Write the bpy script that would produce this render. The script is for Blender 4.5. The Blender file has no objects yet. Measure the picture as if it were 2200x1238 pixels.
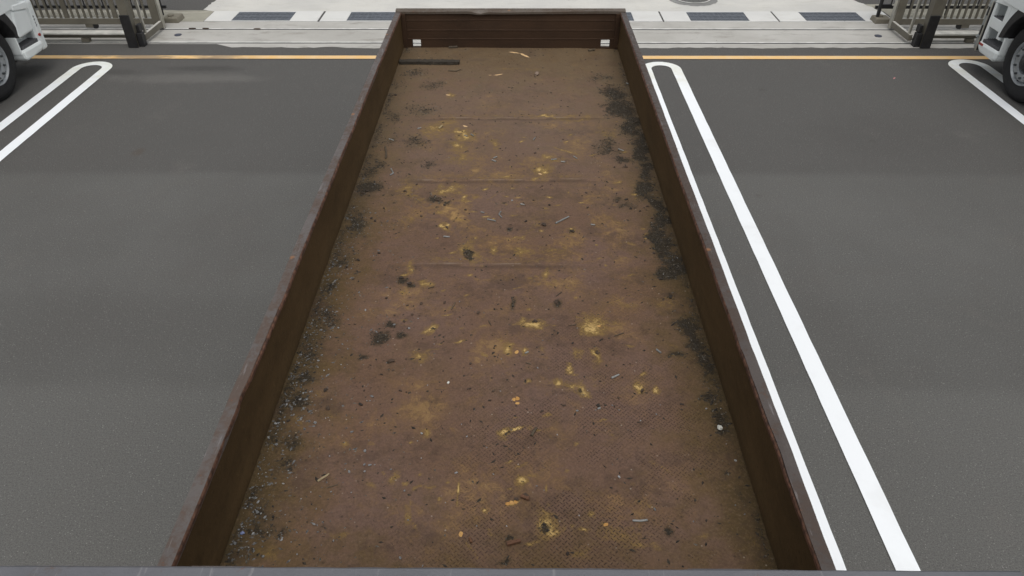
import bpy, bmesh, math, random
import numpy as np
from mathutils import Vector, Matrix
random.seed(7); RNG = np.random.default_rng(7)
scene = bpy.context.scene
COL = scene.collection
R = math.radians

# ------------------------------------------------------------------ camera
DECK = 1.386                      # height of the trailer floor
CAM = np.array([0.074, 0.0, 4.165]); F_PX = 1581.8
_p, _y, _r = 0.6512, -0.0081, -0.0020
FW = np.array([math.sin(_y)*math.cos(_p), math.cos(_y)*math.cos(_p), -math.sin(_p)])
_rt = np.array([math.cos(_y), -math.sin(_y), 0]); _up = np.cross(_rt, FW)
RT = math.cos(_r)*_rt + math.sin(_r)*_up
UP = -math.sin(_r)*_rt + math.cos(_r)*_up
cd = bpy.data.cameras.new('camera'); cam = bpy.data.objects.new('camera', cd); COL.objects.link(cam)
cd.sensor_width = 36.0; cd.lens = F_PX*36/2200; cd.clip_start = 0.05; cd.clip_end = 3000
M = Matrix([[RT[0], UP[0], -FW[0], CAM[0]], [RT[1], UP[1], -FW[1], CAM[1]],
            [RT[2], UP[2], -FW[2], CAM[2]], [0, 0, 0, 1]])
cam.matrix_world = M
scene.camera = cam
def at(x, y, z=DECK):             # survey helper: where a sight line meets the level z
    d = FW + RT*(x-1100)/F_PX - UP*(y-619)/F_PX
    t = (z-CAM[2])/d[2]
    return CAM + d*t

# ------------------------------------------------------------------ light
SUN_EL, SUN_AZ = R(68), R(170)
w = bpy.data.worlds.new('World'); scene.world = w; w.use_nodes = True
wn = w.node_tree.nodes; wl = w.node_tree.links
sky = wn.new('ShaderNodeTexSky'); sky.sky_type = 'NISHITA'; sky.sun_disc = False
sky.sun_elevation = SUN_EL; sky.sun_rotation = SUN_AZ; sky.air_density = 1.0; sky.dust_density = 5.0
hs = wn.new('ShaderNodeHueSaturation'); hs.inputs['Saturation'].default_value = 0.22
wl.new(sky.outputs[0], hs.inputs['Color'])
bg = wn['Background']; bg.inputs['Strength'].default_value = 0.15
wl.new(hs.outputs[0], bg.inputs['Color'])
sd = bpy.data.lights.new('sun', 'SUN'); sd.energy = 0.62; sd.angle = R(70); sd.color = (1.0, 0.97, 0.93)
sun = bpy.data.objects.new('sun', sd); COL.objects.link(sun)
dirv = Vector((math.sin(SUN_AZ)*math.cos(SUN_EL), math.cos(SUN_AZ)*math.cos(SUN_EL), math.sin(SUN_EL)))
sun.rotation_euler = dirv.to_track_quat('Z', 'Y').to_euler(); sun.location = (6, -3, 14)
scene.view_settings.view_transform = 'Standard'; scene.view_settings.look = 'None'
scene.view_settings.exposure = 0.0; scene.view_settings.gamma = 1.0
scene.cycles.max_bounces = 6

# ------------------------------------------------------------------ node helpers
class NT:
    def __init__(s, name):
        s.m = bpy.data.materials.new(name); s.m.use_nodes = True
        s.t = s.m.node_tree; s.n = s.t.nodes; s.bsdf = s.n['Principled BSDF']
        s.co = s.n.new('ShaderNodeTexCoord').outputs['Object']
    def put(s, sock, v):
        if isinstance(v, bpy.types.NodeSocket): s.t.links.new(v, sock)
        elif v is not None:
            if sock.type == 'RGBA' and len(v) == 3: v = (*v, 1)
            sock.default_value = v
    def noise(s, scale, detail=4, rough=.55, vec=None, dist=0, out='Fac'):
        n = s.n.new('ShaderNodeTexNoise'); s.put(n.inputs['Vector'], vec or s.co)
        n.inputs['Scale'].default_value = scale; n.inputs['Detail'].default_value = detail
        n.inputs['Roughness'].default_value = rough; n.inputs['Distortion'].default_value = dist
        return n.outputs[out]
    def voro(s, scale, feature='F1', out='Distance', vec=None, rand=1.0):
        n = s.n.new('ShaderNodeTexVoronoi'); n.feature = feature; s.put(n.inputs['Vector'], vec or s.co)
        n.inputs['Scale'].default_value = scale; n.inputs['Randomness'].default_value = rand
        return n.outputs[out]
    def ramp(s, fac, a, b, lo=0., hi=1.):
        n = s.n.new('ShaderNodeMapRange'); n.interpolation_type = 'SMOOTHSTEP'
        for i, v in enumerate((fac, a, b, lo, hi)): s.put(n.inputs[i], v)
        return n.outputs[0]
    def mix(s, fac, a, b, mode='MIX'):
        n = s.n.new('ShaderNodeMix'); n.data_type = 'RGBA'; n.blend_type = mode
        s.put(n.inputs[0], fac); s.put(n.inputs[6], a); s.put(n.inputs[7], b)
        return n.outputs[2]
    def math(s, op, a, b=None, c=None, clamp=False):
        n = s.n.new('ShaderNodeMath'); n.operation = op; n.use_clamp = clamp
        for i, v in enumerate((a, b, c)):
            if v is not None: s.put(n.inputs[i], v)
        return n.outputs[0]
    def attr(s, name):
        n = s.n.new('ShaderNodeAttribute'); n.attribute_name = name; return n.outputs['Fac']
    def xyz(s, vec=None):
        n = s.n.new('ShaderNodeSeparateXYZ'); s.put(n.inputs[0], vec or s.co); return n.outputs
    def scaled(s, v):
        n = s.n.new('ShaderNodeMapping'); s.put(n.inputs['Vector'], s.co); n.inputs['Scale'].default_value = v
        return n.outputs[0]
    def rand(s):
        return s.n.new('ShaderNodeObjectInfo').outputs['Random']
    def done(s, color, rough=.7, metal=0., bump=None, strength=.3, dist=.01, spec=None):
        s.put(s.bsdf.inputs['Base Color'], color); s.put(s.bsdf.inputs['Roughness'], rough)
        s.put(s.bsdf.inputs['Metallic'], metal)
        if spec is not None: s.bsdf.inputs['Specular IOR Level'].default_value = spec
        if bump is not None:
            b = s.n.new('ShaderNodeBump'); b.inputs['Strength'].default_value = strength
            b.inputs['Distance'].default_value = dist; s.put(b.inputs['Height'], bump)
            s.t.links.new(b.outputs[0], s.bsdf.inputs['Normal'])
        return s.m

def simple(name, c, rough=.6, metal=0., var=.15, scale=12., bump=0., spec=None):
    k = NT(name); n = k.noise(scale, 5)
    f = k.ramp(n, .3, .7)
    col = k.mix(f, tuple(v*(1-var) for v in c), tuple(min(1, v*(1+var)) for v in c))
    return k.done(col, rough, metal, k.noise(scale*8, 3) if bump else None, bump, .004, spec)

# ------------------------------------------------------------------ materials
def m_asphalt():
    k = NT('asphalt'); x, y, z = k.xyz()
    big = k.noise(.45, 5, .6); mid = k.noise(2.2, 5, .6)
    base = k.mix(k.ramp(big, .3, .7), (.080, .0792, .0748), (.100, .0990, .0935))
    base = k.mix(k.math('MULTIPLY', k.ramp(mid, .45, .8), .35), base, (.080, .073, .066))
    # paver lanes running across the yard
    wob = k.math('MULTIPLY', k.math('SUBTRACT', k.noise(1.3, 3), .5), .16)
    yy = k.math('ADD', y, wob)
    base = k.mix(k.ramp(yy, 7.55, 7.78, 0, .75), base, (.060, .0575, .0542))
    l5 = k.math('MULTIPLY', k.ramp(yy, 4.05, 4.25), k.ramp(yy, 5.6, 5.1))
    base = k.mix(k.math('MULTIPLY', l5, .45), base, (.066, .0652, .061))
    base = k.mix(k.ramp(yy, 4.3, 4.0, 0, .4), base, (.110, .1095, .102))
    wq = k.math('MULTIPLY', k.math('SUBTRACT', k.noise(2.2, 6, .65), .5), 1.6)
    for (sx_, sy_, ra, rb, am, cc) in ((-4.7, 11.0, .75, .13, .85, (.034, .032, .030)), (-5.9, 10.85, .35, .14, .7, (.040, .038, .035)), (-4.9, 10.6, 1.5, .22, .45, (.16, .152, .14)), (4.7, 8.7, 1.2, .8, .4, (.05, .047, .044)), (-4.6, 8.2, .09, .12, .6, (.06, .042, .028)),
        (6.1, 7.55, .07, .07, .6, (.06, .04, .025)), (5.0, 5.75, .05, .05, .6, (.05, .037, .026)), (4.35, 3.62, .05, .04, .7, (.04, .034, .028)), (3.6, 10.2, .08, .05, .5, (.045, .04, .036)), (-3.2, 4.9, 1.2, .5, .3, (.066, .062, .058)), (4.4, 11.75, .8, .1, .3, (.05, .047, .044))):
        dx = k.math('DIVIDE', k.math('SUBTRACT', x, sx_), ra); dy = k.math('DIVIDE', k.math('SUBTRACT', y, sy_), rb)
        d = k.math('ADD', k.math('SQRT', k.math('ADD', k.math('MULTIPLY', dx, dx), k.math('MULTIPLY', dy, dy))), wq)
        base = k.mix(k.ramp(d, 1.15, .3, 0, am), base, cc)
    # tyre-darkened and dusty patches
    pat = k.noise(.8, 3, .5, vec=k.scaled((1., .35, 1)))
    base = k.mix(k.math('MULTIPLY', k.ramp(pat, .52, .72), .4), base, (.066, .062, .058))
    dust = k.noise(1.1, 6, .7)
    base = k.mix(k.math('MULTIPLY', k.ramp(dust, .56, .8), .35), base, (.15, .14, .125))
    # aggregate
    a2 = k.noise(70, 4, .8); base = k.mix(k.ramp(a2, .5, .68, 0, .5), base, (.165, .162, .152)); base = k.mix(k.ramp(a2, .5, .34, 0, .6), base, (.044, .0425, .040))
    agg = k.noise(150, 2, .7); vor = k.voro(95, out='Color'); g = k.xyz(vor)[0]
    base = k.mix(k.ramp(agg, .35, .68, .0, .55), base, k.mix(.5, base, (.21, .205, .19)))
    base = k.mix(k.ramp(agg, .48, .3, 0., .55), base, (.045, .043, .04))
    vd = k.voro(95)
    sp = k.math('MULTIPLY', k.ramp(g, .93, .97), k.ramp(vd, .42, .25))
    base = k.mix(k.math('MULTIPLY', sp, .7), base, (.25, .245, .23))
    sp2 = k.math('MULTIPLY', k.ramp(k.xyz(k.voro(14, out='Color'))[1], .975, .985), k.ramp(k.voro(14), .10, .03))
    base = k.mix(k.math('MULTIPLY', sp2, k.ramp(k.noise(3, 3), .45, .6, .1, .8)), base, (.28, .28, .26))
    st = k.math('MULTIPLY', k.ramp(k.xyz(k.voro(1.1, out='Color'))[2], .86, .9), k.ramp(k.math('ADD', k.voro(1.1), k.math('MULTIPLY', k.noise(9, 4), .16)), .17, .09))
    base = k.mix(k.math('MULTIPLY', st, .55), base, (.045, .038, .03))
    return k.done(base, .88, 0, k.math('ADD', agg, k.math('MULTIPLY', vd, .5)), .45, .006, .3)

def m_concrete(name, a, b, dirt, amt=.5, grain=60):
    k = NT(name)
    c = k.mix(k.ramp(k.noise(.9, 6, .62), .3, .7), a, b)
    c = k.mix(k.math('MULTIPLY', k.ramp(k.noise(2.6, 7, .7, vec=k.scaled((.6, 1.6, 1))), .5, .74), amt), c, dirt)
    c = k.mix(k.math('MULTIPLY', k.ramp(k.noise(grain, 3, .7), .55, .75), .35), c, tuple(v*.55 for v in a))
    sp = k.math('MULTIPLY', k.ramp(k.xyz(k.voro(7, out='Color'))[1], .9, .93), k.ramp(k.voro(7), .09, .05))
    c = k.mix(k.math('MULTIPLY', sp, .7), c, (.08, .07, .06))
    return k.done(c, .85, 0, k.noise(grain*2, 3), .25, .004, .3)

def m_paint(name, c, wear=.25, under=(.11, .1, .095)):
    k = NT(name)
    n = k.noise(5, 7, .7); g = k.noise(130, 2, .6); big = k.noise(1.1, 4, .6)
    col = k.mix(k.math('MULTIPLY', k.ramp(n, .5, .8), wear), c, tuple(v*.62 for v in c))
    x, y, z = k.xyz(); ty = k.ramp(y, 9.9, 10.9)
    col = k.mix(k.math('MULTIPLY', ty, k.ramp(n, .35, .65, .2, .75)), col, (.70, .70, .60))
    sc = k.noise(6, 6, .7, vec=k.scaled((.7, 3.5, 1)))
    col = k.mix(k.math('MULTIPLY', k.ramp(sc, .63, .72, 0, .55), ty), col, (.22, .21, .18))
    col = k.mix(k.math('MULTIPLY', k.ramp(k.noise(2.2, 5), .56, .72), .22), col, (.62, .62, .60))
    f = k.math('MULTIPLY', k.ramp(g, .62, .72), k.ramp(big, .5, .75, 0, wear*2.4))
    col = k.mix(k.math('MINIMUM', f, 1.), col, under)
    return k.done(col, .6, 0, g, .25, .003, .35)

def m_yellow():
    k = NT('yellow_paint'); x, y, z = k.xyz()
    n = k.noise(4, 7, .7); g = k.noise(90, 3, .6); big = k.noise(.8, 4, .6)
    c = k.mix(k.ramp(n, .35, .7), (.76, .48, .19), (.72, .52, .29))
    worn = k.math('MULTIPLY', k.ramp(k.noise(2.4, 6, .7, vec=k.scaled((.6, 2, 1))), .36, .56), k.ramp(k.math('ABSOLUTE', k.math('ADD', x, 5.7)), 1.9, .9))
    c = k.mix(k.math('MULTIPLY', worn, .75), c, (.2, .16, .12))
    c = k.mix(k.math('MULTIPLY', k.ramp(g, .6, .72), .35), c, (.14, .12, .1))
    return k.done(c, .65, 0, g, .25, .003, .3)

def m_floor():
    k = NT('rusty_plate'); x, y, z = k.xyz()
    rust, dirt, oliv, edge, chk, scr = [k.attr(n) for n in ('rust', 'dirt', 'olive', 'seam', 'checker', 'scrape')]
    n1 = k.noise(1.6, 6, .62); n2 = k.noise(6, 7, .68); n3 = k.noise(28, 6, .7); n4 = k.noise(170, 3, .7)
    c = k.mix(k.ramp(n1, .3, .7), (.122, .071, .045), (.130, .080, .060))
    c = k.mix(k.math('MULTIPLY', k.ramp(n2, .45, .75), .5), c, (.098, .066, .034))
    st1 = k.noise(5, 6, .7, vec=k.scaled((.5, 2.4, 1)), dist=.8)
    c = k.mix(k.ramp(st1, .54, .74, 0, .4), c, (.085, .055, .040))
    c = k.mix(k.ramp(k.noise(3.1, 6, .7, dist=.5), .53, .72, 0, .42), c, (.135, .078, .040))
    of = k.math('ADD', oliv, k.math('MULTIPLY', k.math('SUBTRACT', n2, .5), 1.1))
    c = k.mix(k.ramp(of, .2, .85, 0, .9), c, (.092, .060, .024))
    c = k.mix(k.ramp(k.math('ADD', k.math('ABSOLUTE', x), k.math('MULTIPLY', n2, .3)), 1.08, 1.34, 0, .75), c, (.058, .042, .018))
    c = k.mix(k.math('MULTIPLY', k.ramp(dirt, .04, .5), k.ramp(n2, .3, .6, .25, .6)), c, (.050, .038, .020))
    c = k.mix(k.ramp(n3, .53, .74, 0, .5), c, (.165, .098, .052))
    c = k.mix(k.ramp(n3, .47, .27, 0, .6), c, (.066, .044, .030))
    n5 = k.noise(75, 4, .75); c = k.mix(k.ramp(n5, .5, .68, 0, .4), c, (.175, .118, .078)); c = k.mix(k.ramp(n5, .5, .34, 0, .45), c, (.062, .042, .030))
    fr = k.noise(11, 7, .72, dist=.6)
    faint = k.math('MULTIPLY', k.ramp(fr, .56, .76), k.ramp(k.noise(1.1, 3), .42, .62))
    c = k.mix(k.math('MULTIPLY', faint, .55), c, (.20, .118, .036))
    far = k.ramp(y, 3.2, 4.6, .45, 1.); far = k.math('MULTIPLY', far, k.ramp(y, 6.9, 6.2, .3, 1.)); far = k.math('MULTIPLY', far, k.ramp(k.math('ABSOLUTE', x), .95, .6, .15, 1.))
    f2 = k.math('ADD', k.math('MULTIPLY', k.noise(2.1, 4, .6), .55), k.math('MULTIPLY', k.noise(13, 8, .8, dist=1.), .45))
    c = k.mix(k.math('MULTIPLY', k.ramp(f2, .50, .60, 0, .6), far), c, (.205, .120, .042))
    c = k.mix(k.math('MULTIPLY', k.ramp(f2, .57, .64, 0, .6), far), c, (.36, .225, .085))
    c = k.mix(k.ramp(k.math('ADD', k.math('MULTIPLY', k.noise(2.8, 4, .6, vec=k.scaled((1, 1.3, 7))), .5), k.math('MULTIPLY', k.noise(19, 8, .8), .5)), .51, .60, 0, .5), c, (.062, .040, .028))
    fl = k.math('MULTIPLY', k.ramp(k.noise(70, 5, .8), .62, .70), k.ramp(k.noise(3.3, 4), .42, .62))
    c = k.mix(k.math('MULTIPLY', fl, .75), c, (.032, .022, .014))
    # paler tone growing toward the far plates
    c = k.mix(k.math('MULTIPLY', k.ramp(y, 3.6, 6.6, 0, .42), k.ramp(n2, .25, .7, .5, 1.)), c, (.175, .130, .088))
    # pitted dark freckles
    fk = k.math('MULTIPLY', k.ramp(k.xyz(k.voro(26, out='Color'))[0], .8, .86), k.ramp(k.math('ADD', k.voro(26), k.math('MULTIPLY', n4, .25)), .36, .22))
    c = k.mix(k.math('MULTIPLY', fk, .6), c, (.04, .028, .018))
    # yellow halo then orange core of fresh rust
    nb = k.noise(26, 9, .82, dist=.6)
    rn = k.math('ADD', rust, k.math('MULTIPLY', k.math('SUBTRACT', nb, .5), 2.8))
    gate = k.ramp(rust, .02, .2)
    c = k.mix(k.math('MULTIPLY', k.ramp(rn, .05, .7, 0, .75), gate), c, (.195, .125, .038))
    c = k.mix(k.math('MULTIPLY', k.ramp(rn, .55, 1.05, 0, .95), k.ramp(rust, .15, .45)), c, (.50, .345, .135))
    sc = k.math('ADD', scr, k.math('MULTIPLY', k.math('SUBTRACT', k.noise(46, 5, .7), .5), .8))
    c = k.mix(k.math('MULTIPLY', k.ramp(sc, .5, .75), k.ramp(scr, .05, .3)), c, (.62, .42, .22))
    # loose dark dirt
    dn = k.math('ADD', dirt, k.math('ADD', k.math('MULTIPLY', k.math('SUBTRACT', k.noise(9, 4, .6), .5), .7), k.math('MULTIPLY', k.math('SUBTRACT', k.noise(44, 8, .87), .5), 3.0)))
    c = k.mix(k.math('MULTIPLY', k.ramp(dn, .46, .66, 0, .92), k.ramp(dirt, .02, .2)), c, k.mix(k.ramp(n4, .4, .65), (.020, .016, .011), (.050, .041, .028)))
    # tread pattern of the plate, dashes at +-45 degrees
    S = 38.
    u = k.math('MULTIPLY', k.math('ADD', x, y), S); v = k.math('MULTIPLY', k.math('SUBTRACT', x, y), S)
    fu = k.math('ABSOLUTE', k.math('SUBTRACT', k.math('FRACT', u), .5)); fv = k.math('ABSOLUTE', k.math('SUBTRACT', k.math('FRACT', v), .5))
    par = k.math('MODULO', k.math('ABSOLUTE', k.math('ADD', k.math('FLOOR', u), k.math('FLOOR', v))), 2.)
    d1 = k.math('MULTIPLY', k.ramp(fu, .40, .33), k.ramp(fv, .13, .075)); d2 = k.math('MULTIPLY', k.ramp(fv, .40, .33), k.ramp(fu, .13, .075))
    dash = k.math('ADD', k.math('MULTIPLY', d1, par), k.math('MULTIPLY', d2, k.math('SUBTRACT', 1., par)))
    vis = k.math('MULTIPLY', chk, k.ramp(k.noise(2.6, 6, .7), .40, .60))
    dm = k.math('MULTIPLY', dash, vis)
    c = k.mix(k.math('MULTIPLY', dm, .9), c, (.026, .017, .012))
    # pale lip of each overlapping plate, shade below it painted in, grains
    c = k.mix(k.math('MULTIPLY', k.ramp(edge, .3, .9), k.ramp(k.noise(7, 5, .7), .38, .62, 0, .8)), c, (.20, .155, .115))
    c = k.mix(k.math('MULTIPLY', k.attr('seam_shade'), .6), c, (.050, .034, .026))
    sp = k.math('MULTIPLY', k.ramp(k.xyz(k.voro(60, out='Color'))[0], .955, .97), k.ramp(k.voro(60), .3, .18))
    c = k.mix(k.math('MULTIPLY', sp, k.ramp(k.noise(4, 4), .45, .65, .05, .6)), c, (.36, .31, .25))
    h = k.math('ADD', k.math('MULTIPLY', n3, .6), k.math('ADD', k.math('MULTIPLY', n4, .35), k.math('MULTIPLY', dm, .9)))
    h = k.math('ADD', h, k.math('MULTIPLY', k.ramp(dn, .4, .9), k.math('MULTIPLY', k.ramp(dirt, .02, .2), n4)))
    return k.done(c, k.ramp(n2, .3, .7, .52, .8), 0., h, .55, .006, .14)

def m_wall(name='rusty_side', a=(.088, .056, .026), b=(.065, .042, .020), stretch=(1, .6, 1.6)):
    k = NT(name)
    n = k.noise(3, 7, .68, vec=k.scaled(stretch)); n2 = k.noise(40, 5, .7); n3 = k.noise(1.1, 4)
    c = k.mix(k.ramp(n, .3, .7), a, b)
    c = k.mix(k.math('MULTIPLY', k.ramp(n2, .55, .75), .5), c, tuple(v*1.55 for v in a))
    c = k.mix(k.ramp(k.noise(6, 7, .75, dist=.4), .55, .72, 0, .45), c, tuple(v*.45 for v in a))
    c = k.mix(k.math('MULTIPLY', k.ramp(n2, .45, .28), .5), c, (.035, .024, .014))
    c = k.mix(k.math('MULTIPLY', k.ramp(n3, .5, .7), .35), c, tuple(v*1.25 for v in a))
    return k.done(c, .72, 0, k.math('ADD', n2, n), .35, .005, .12)

def m_rail(name, grey, rusty, amt):
    k = NT(name)
    n = k.noise(2.2, 7, .68); n2 = k.noise(24, 6, .72); n4 = k.noise(150, 3)
    c = k.mix(k.ramp(n, .3, .7), grey, tuple(v*.78 for v in grey))
    r = k.math('ADD', k.math('MULTIPLY', n, .55), k.math('MULTIPLY', n2, .45))
    c = k.mix(k.math('MULTIPLY', k.ramp(r, .62-amt*.2, .70-amt*.17), .8), c, rusty)
    c = k.mix(k.math('MULTIPLY', k.ramp(n2, .63, .72), .7), c, (.15, .06, .03))
    os_ = k.math('MULTIPLY', k.ramp(k.xyz(k.voro(5, out='Color'))[0], .80, .84), k.ramp(k.math('ADD', k.voro(5), k.math('MULTIPLY', n2, .12)), .19, .11))
    c = k.mix(k.math('MULTIPLY', os_, .8), c, (.30, .13, .045))
    sc = k.noise(9, 5, .6, vec=k.scaled((6, .6, 6)))
    c = k.mix(k.math('MULTIPLY', k.ramp(sc, .62, .72), .35), c, (.28, .27, .27))
    return k.done(c, k.ramp(n2, .35, .7, .42, .7), .0, k.math('ADD', n2, n4), .3, .004, .5)

ASPH = m_asphalt()
CONC = m_concrete('concrete', (.455, .445, .415), (.37, .36, .33), (.24, .23, .20), .85)
CONC_PALE = m_concrete('pale_concrete', (.58, .57, .525), (.50, .495, .465), (.42, .405, .36), .65, 40)
CONC_DIRTY = m_concrete('dirty_concrete', (.33, .32, .26), (.24, .23, .19), (.46, .44, .37), .7)
SLAB = m_concrete('slab_concrete', (.63, .63, .60), (.57, .57, .55), (.50, .49, .45), .55, 80)
BLOCK = m_concrete('block_concrete', (.22, .20, .16), (.17, .16, .12), (.10, .09, .07), .5, 90)
WHITE_LINE = m_paint('white_line_paint', (.84, .87, .885), .14)
YEL = m_yellow()
FLOOR = m_floor()
SIDE = m_wall(); TAIL = m_wall('rusty_tailgate', (.052, .030, .018), (.036, .022, .014), (.6, 1, 1.6))
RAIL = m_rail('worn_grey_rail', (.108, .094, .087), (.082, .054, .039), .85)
RAIL_SHADED = m_rail('shaded_worn_rail', (.072, .059, .052), (.058, .038, .027), .85)  # same worn rail, darker: weaker sky reflection on the right painted in
TRAIL_ = m_rail('brown_rail', (.10, .080, .062), (.070, .047, .030), .7)
HEAD = m_rail('grey_paint', (.122, .124, .136), (.085, .068, .058), .4)
LIP = simple('rusty_lip', (.105, .050, .030), .7, 0, .6, 30, .4)
FRAME = simple('dark_chassis', (.03, .028, .026), .6, 0, .3, 8, .2)
RUBBER = simple('tyre_rubber', (.0125, .0125, .013), .78, 0, .25, 25, .3)
GROOVE = simple('tread_rubber', (.010, .010, .011), .85, 0, .2, 25, .3)
RIM = simple('steel_rim', (.34, .36, .37), .42, .35, .18, 9, .1)
HUB = simple('dark_hub', (.035, .035, .037), .5, .2, .35, 15, .1)
NUT = simple('wheel_nut', (.10, .11, .115), .45, .6, .3, 60)
TWHITE = simple('truck_white', (.80, .84, .83), .28, 0, .035, 2.5)
TGREY = simple('truck_grey', (.30, .32, .315), .42, .2, .1, 5)
BLACKPL = simple('black_plastic', (.022, .021, .022), .6, 0, .25, 20, .15)
TREAD = simple('step_tread', (.085, .085, .09), .6, .1, .25, 30, .3)
GLASS = simple('dark_glass', (.015, .018, .02), .08, 0, .1, 3)
REDL = simple('red_reflector', (.35, .03, .02), .3, 0, .2, 30)
INK = simple('grey_lettering', (.2, .2, .21), .5, 0, .1, 30)
BRONZE = simple('bronze_aluminium', (.145, .133, .104), .5, .1, .12, 4, .08)
BRONZE_L = simple('pale_aluminium', (.46, .45, .40), .36, .75, .12, 4, .08)
BLACK = simple('black_steel', (.015, .015, .016), .5, 0, .25, 15, .1)
LIT_TOP = simple('lit_top_aluminium', (.58, .57, .52), .5, .15, .15, 6, .1)  # paler aluminium with the sky shine of upward faces put in its colour
STEEL = simple('steel_track', (.55, .55, .51), .5, .0, .2, 5, .1)
GRATE = simple('steel_grating', (.13, .145, .165), .55, .15, .2, 15)
VOID = simple('drain_dark', (.022, .025, .03), .9, 0, .2, 10)
def m_wood():
    k = NT('weathered_wood'); n = k.noise(14, 6, .7, vec=k.scaled((.5, 8, 8))); n2 = k.noise(30, 4)
    c = k.mix(k.ramp(n, .3, .7), (.018, .014, .009), (.040, .032, .021))
    return k.done(k.mix(k.ramp(n2, .6, .75, 0, .5), c, (.13, .10, .07)), .85, 0, n, .5, .006)
WOOD = m_wood()
def m_rnd(name, a, b, rough=.8):
    k = NT(name); c = k.mix(k.rand(), a, b)
    c = k.mix(k.ramp(k.noise(60, 4), .35, .7, 0, .5), c, tuple(v*.55 for v in a))
    return k.done(c, rough, 0, k.noise(120, 3), .4, .003)
CHIP = m_rnd('grey_stone', (.15, .155, .158), (.34, .345, .34)); CLOD = m_rnd('dark_clod', (.022, .016, .011), (.075, .046, .028))
WSTONE = m_rnd('white_stone', (.66, .66, .58), (.7, .7, .64)); TWIG = m_rnd('grey_strip', (.16, .165, .16), (.26, .265, .25), .55)
TWIGD = m_rnd('brown_twig', (.045, .033, .022), (.10, .075, .045)); RCHIP = m_rnd('orange_flake', (.46, .235, .06), (.52, .30, .10))
BROWNP = m_rnd('brown_bark', (.14, .065, .03), (.11, .05, .025)); STRAW = m_rnd('pale_stick', (.30, .23, .12), (.34, .27, .16))
PINK = m_rnd('pink_scrap', (.55, .22, .22), (.55, .25, .25)); GRIT = simple('grit', (.085, .075, .06), .85, 0, .8, 70)
GRITD = simple('dark_grit', (.032, .025, .017), .9, 0, .7, 60)

# ------------------------------------------------------------------ mesh helpers
class MB:
    def __init__(s): s.b = bmesh.new()
    def poly(s, pts): 
        return s.b.faces.new([s.b.verts.new(p) for p in pts])
    def hexa(s, c):       # 8 corners: bottom loop then top loop
        v = [s.b.verts.new(p) for p in c]
        for f in ((3,2,1,0),(4,5,6,7),(0,1,5,4),(1,2,6,5),(2,3,7,6),(3,0,4,7)): s.b.faces.new([v[i] for i in f])
    def box(s, x0, x1, y0, y1, z0, z1):
        s.hexa([(x0,y0,z0),(x1,y0,z0),(x1,y1,z0),(x0,y1,z0),(x0,y0,z1),(x1,y0,z1),(x1,y1,z1),(x0,y1,z1)]); return s
    def bar(s, a, b, wx, wy=None, up=(0,0,1)):
        a, b = Vector(a), Vector(b); d = (b-a).normalized(); upv = Vector(up)
        if abs(d.dot(upv)) > .95: upv = Vector((0,1,0))
        sx = d.cross(upv).normalized()*wx/2; sy = sx.normalized().cross(d)*(wy or wx)/2
        s.hexa([a-sx-sy, a+sx-sy, a+sx+sy, a-sx+sy, b-sx-sy, b+sx-sy, b+sx+sy, b-sx+sy]); return s
    def prism(s, prof, axis, a, b):    # profile of 2-D points extruded along an axis from a to b
        mk = {'x': lambda p, t: (t, p[0], p[1]), 'y': lambda p, t: (p[0], t, p[1]), 'z': lambda p, t: (p[0], p[1], t)}[axis]
        A = [s.b.verts.new(mk(p, a)) for p in prof]; B = [s.b.verts.new(mk(p, b)) for p in prof]; n = len(prof)
        s.b.faces.new(A); s.b.faces.new(B[::-1])
        for i in range(n): s.b.faces.new([A[i], B[i], B[(i+1)%n], A[(i+1)%n]])
        return s
    def lathe(s, prof, c, seg=40):     # profile (x offset, radius) around an X-parallel axle
        rings = []
        for px, r in prof:
            if r < 1e-5: rings.append([s.b.verts.new((c[0]+px, c[1], c[2]))])
            else: rings.append([s.b.verts.new((c[0]+px, c[1]+r*math.cos(2*math.pi*i/seg), c[2]+r*math.sin(2*math.pi*i/seg))) for i in range(seg)])
        for A, B in zip(rings, rings[1:]):
            for i in range(seg):
                j = (i+1) % seg
                if len(A) == 1 and len(B) == 1: continue
                if len(A) == 1: s.b.faces.new([A[0], B[i], B[j]])
                elif len(B) == 1: s.b.faces.new([A[i], B[0], A[j]])
                else: s.b.faces.new([A[i], B[i], B[j], A[j]])
        return s
    def cyl(s, a, b, r, seg=16, r2=None):
        a, b = Vector(a), Vector(b); d = (b-a).normalized()
        x = d.orthogonal().normalized(); y = d.cross(x); r2 = r if r2 is None else r2
        A = [s.b.verts.new(a+(x*math.cos(t)+y*math.sin(t))*r) for t in [2*math.pi*i/seg for i in range(seg)]]
        B = [s.b.verts.new(b+(x*math.cos(t)+y*math.sin(t))*r2) for t in [2*math.pi*i/seg for i in range(seg)]]
        s.b.faces.new(A[::-1]); s.b.faces.new(B)
        for i in range(seg): s.b.faces.new([A[i], A[(i+1)%seg], B[(i+1)%seg], B[i]])
        return s
    def build(s, name, mat, parent=None, bevel=0., smooth=False, org=None):
        bmesh.ops.recalc_face_normals(s.b, faces=s.b.faces)
        if smooth:
            for f in s.b.faces: f.smooth = True
        me = bpy.data.meshes.new(name); s.b.to_mesh(me); s.b.free()
        if org is not None: me.transform(Matrix.Translation(-Vector(org)))
        me.materials.append(mat)
        o = bpy.data.objects.new(name, me); COL.objects.link(o)
        if org is not None and parent is None: o.location = org
        if parent is not None:
            o.parent = parent
            if org is None: o.matrix_parent_inverse = parent_inv(parent)
        if bevel:
            m = o.modifiers.new('bevel', 'BEVEL'); m.width = bevel; m.segments = 2; m.limit_method = 'ANGLE'; m.angle_limit = R(40)
        if smooth and hasattr(me, 'set_sharp_from_angle'): me.set_sharp_from_angle(angle=R(38))
        return o
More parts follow.
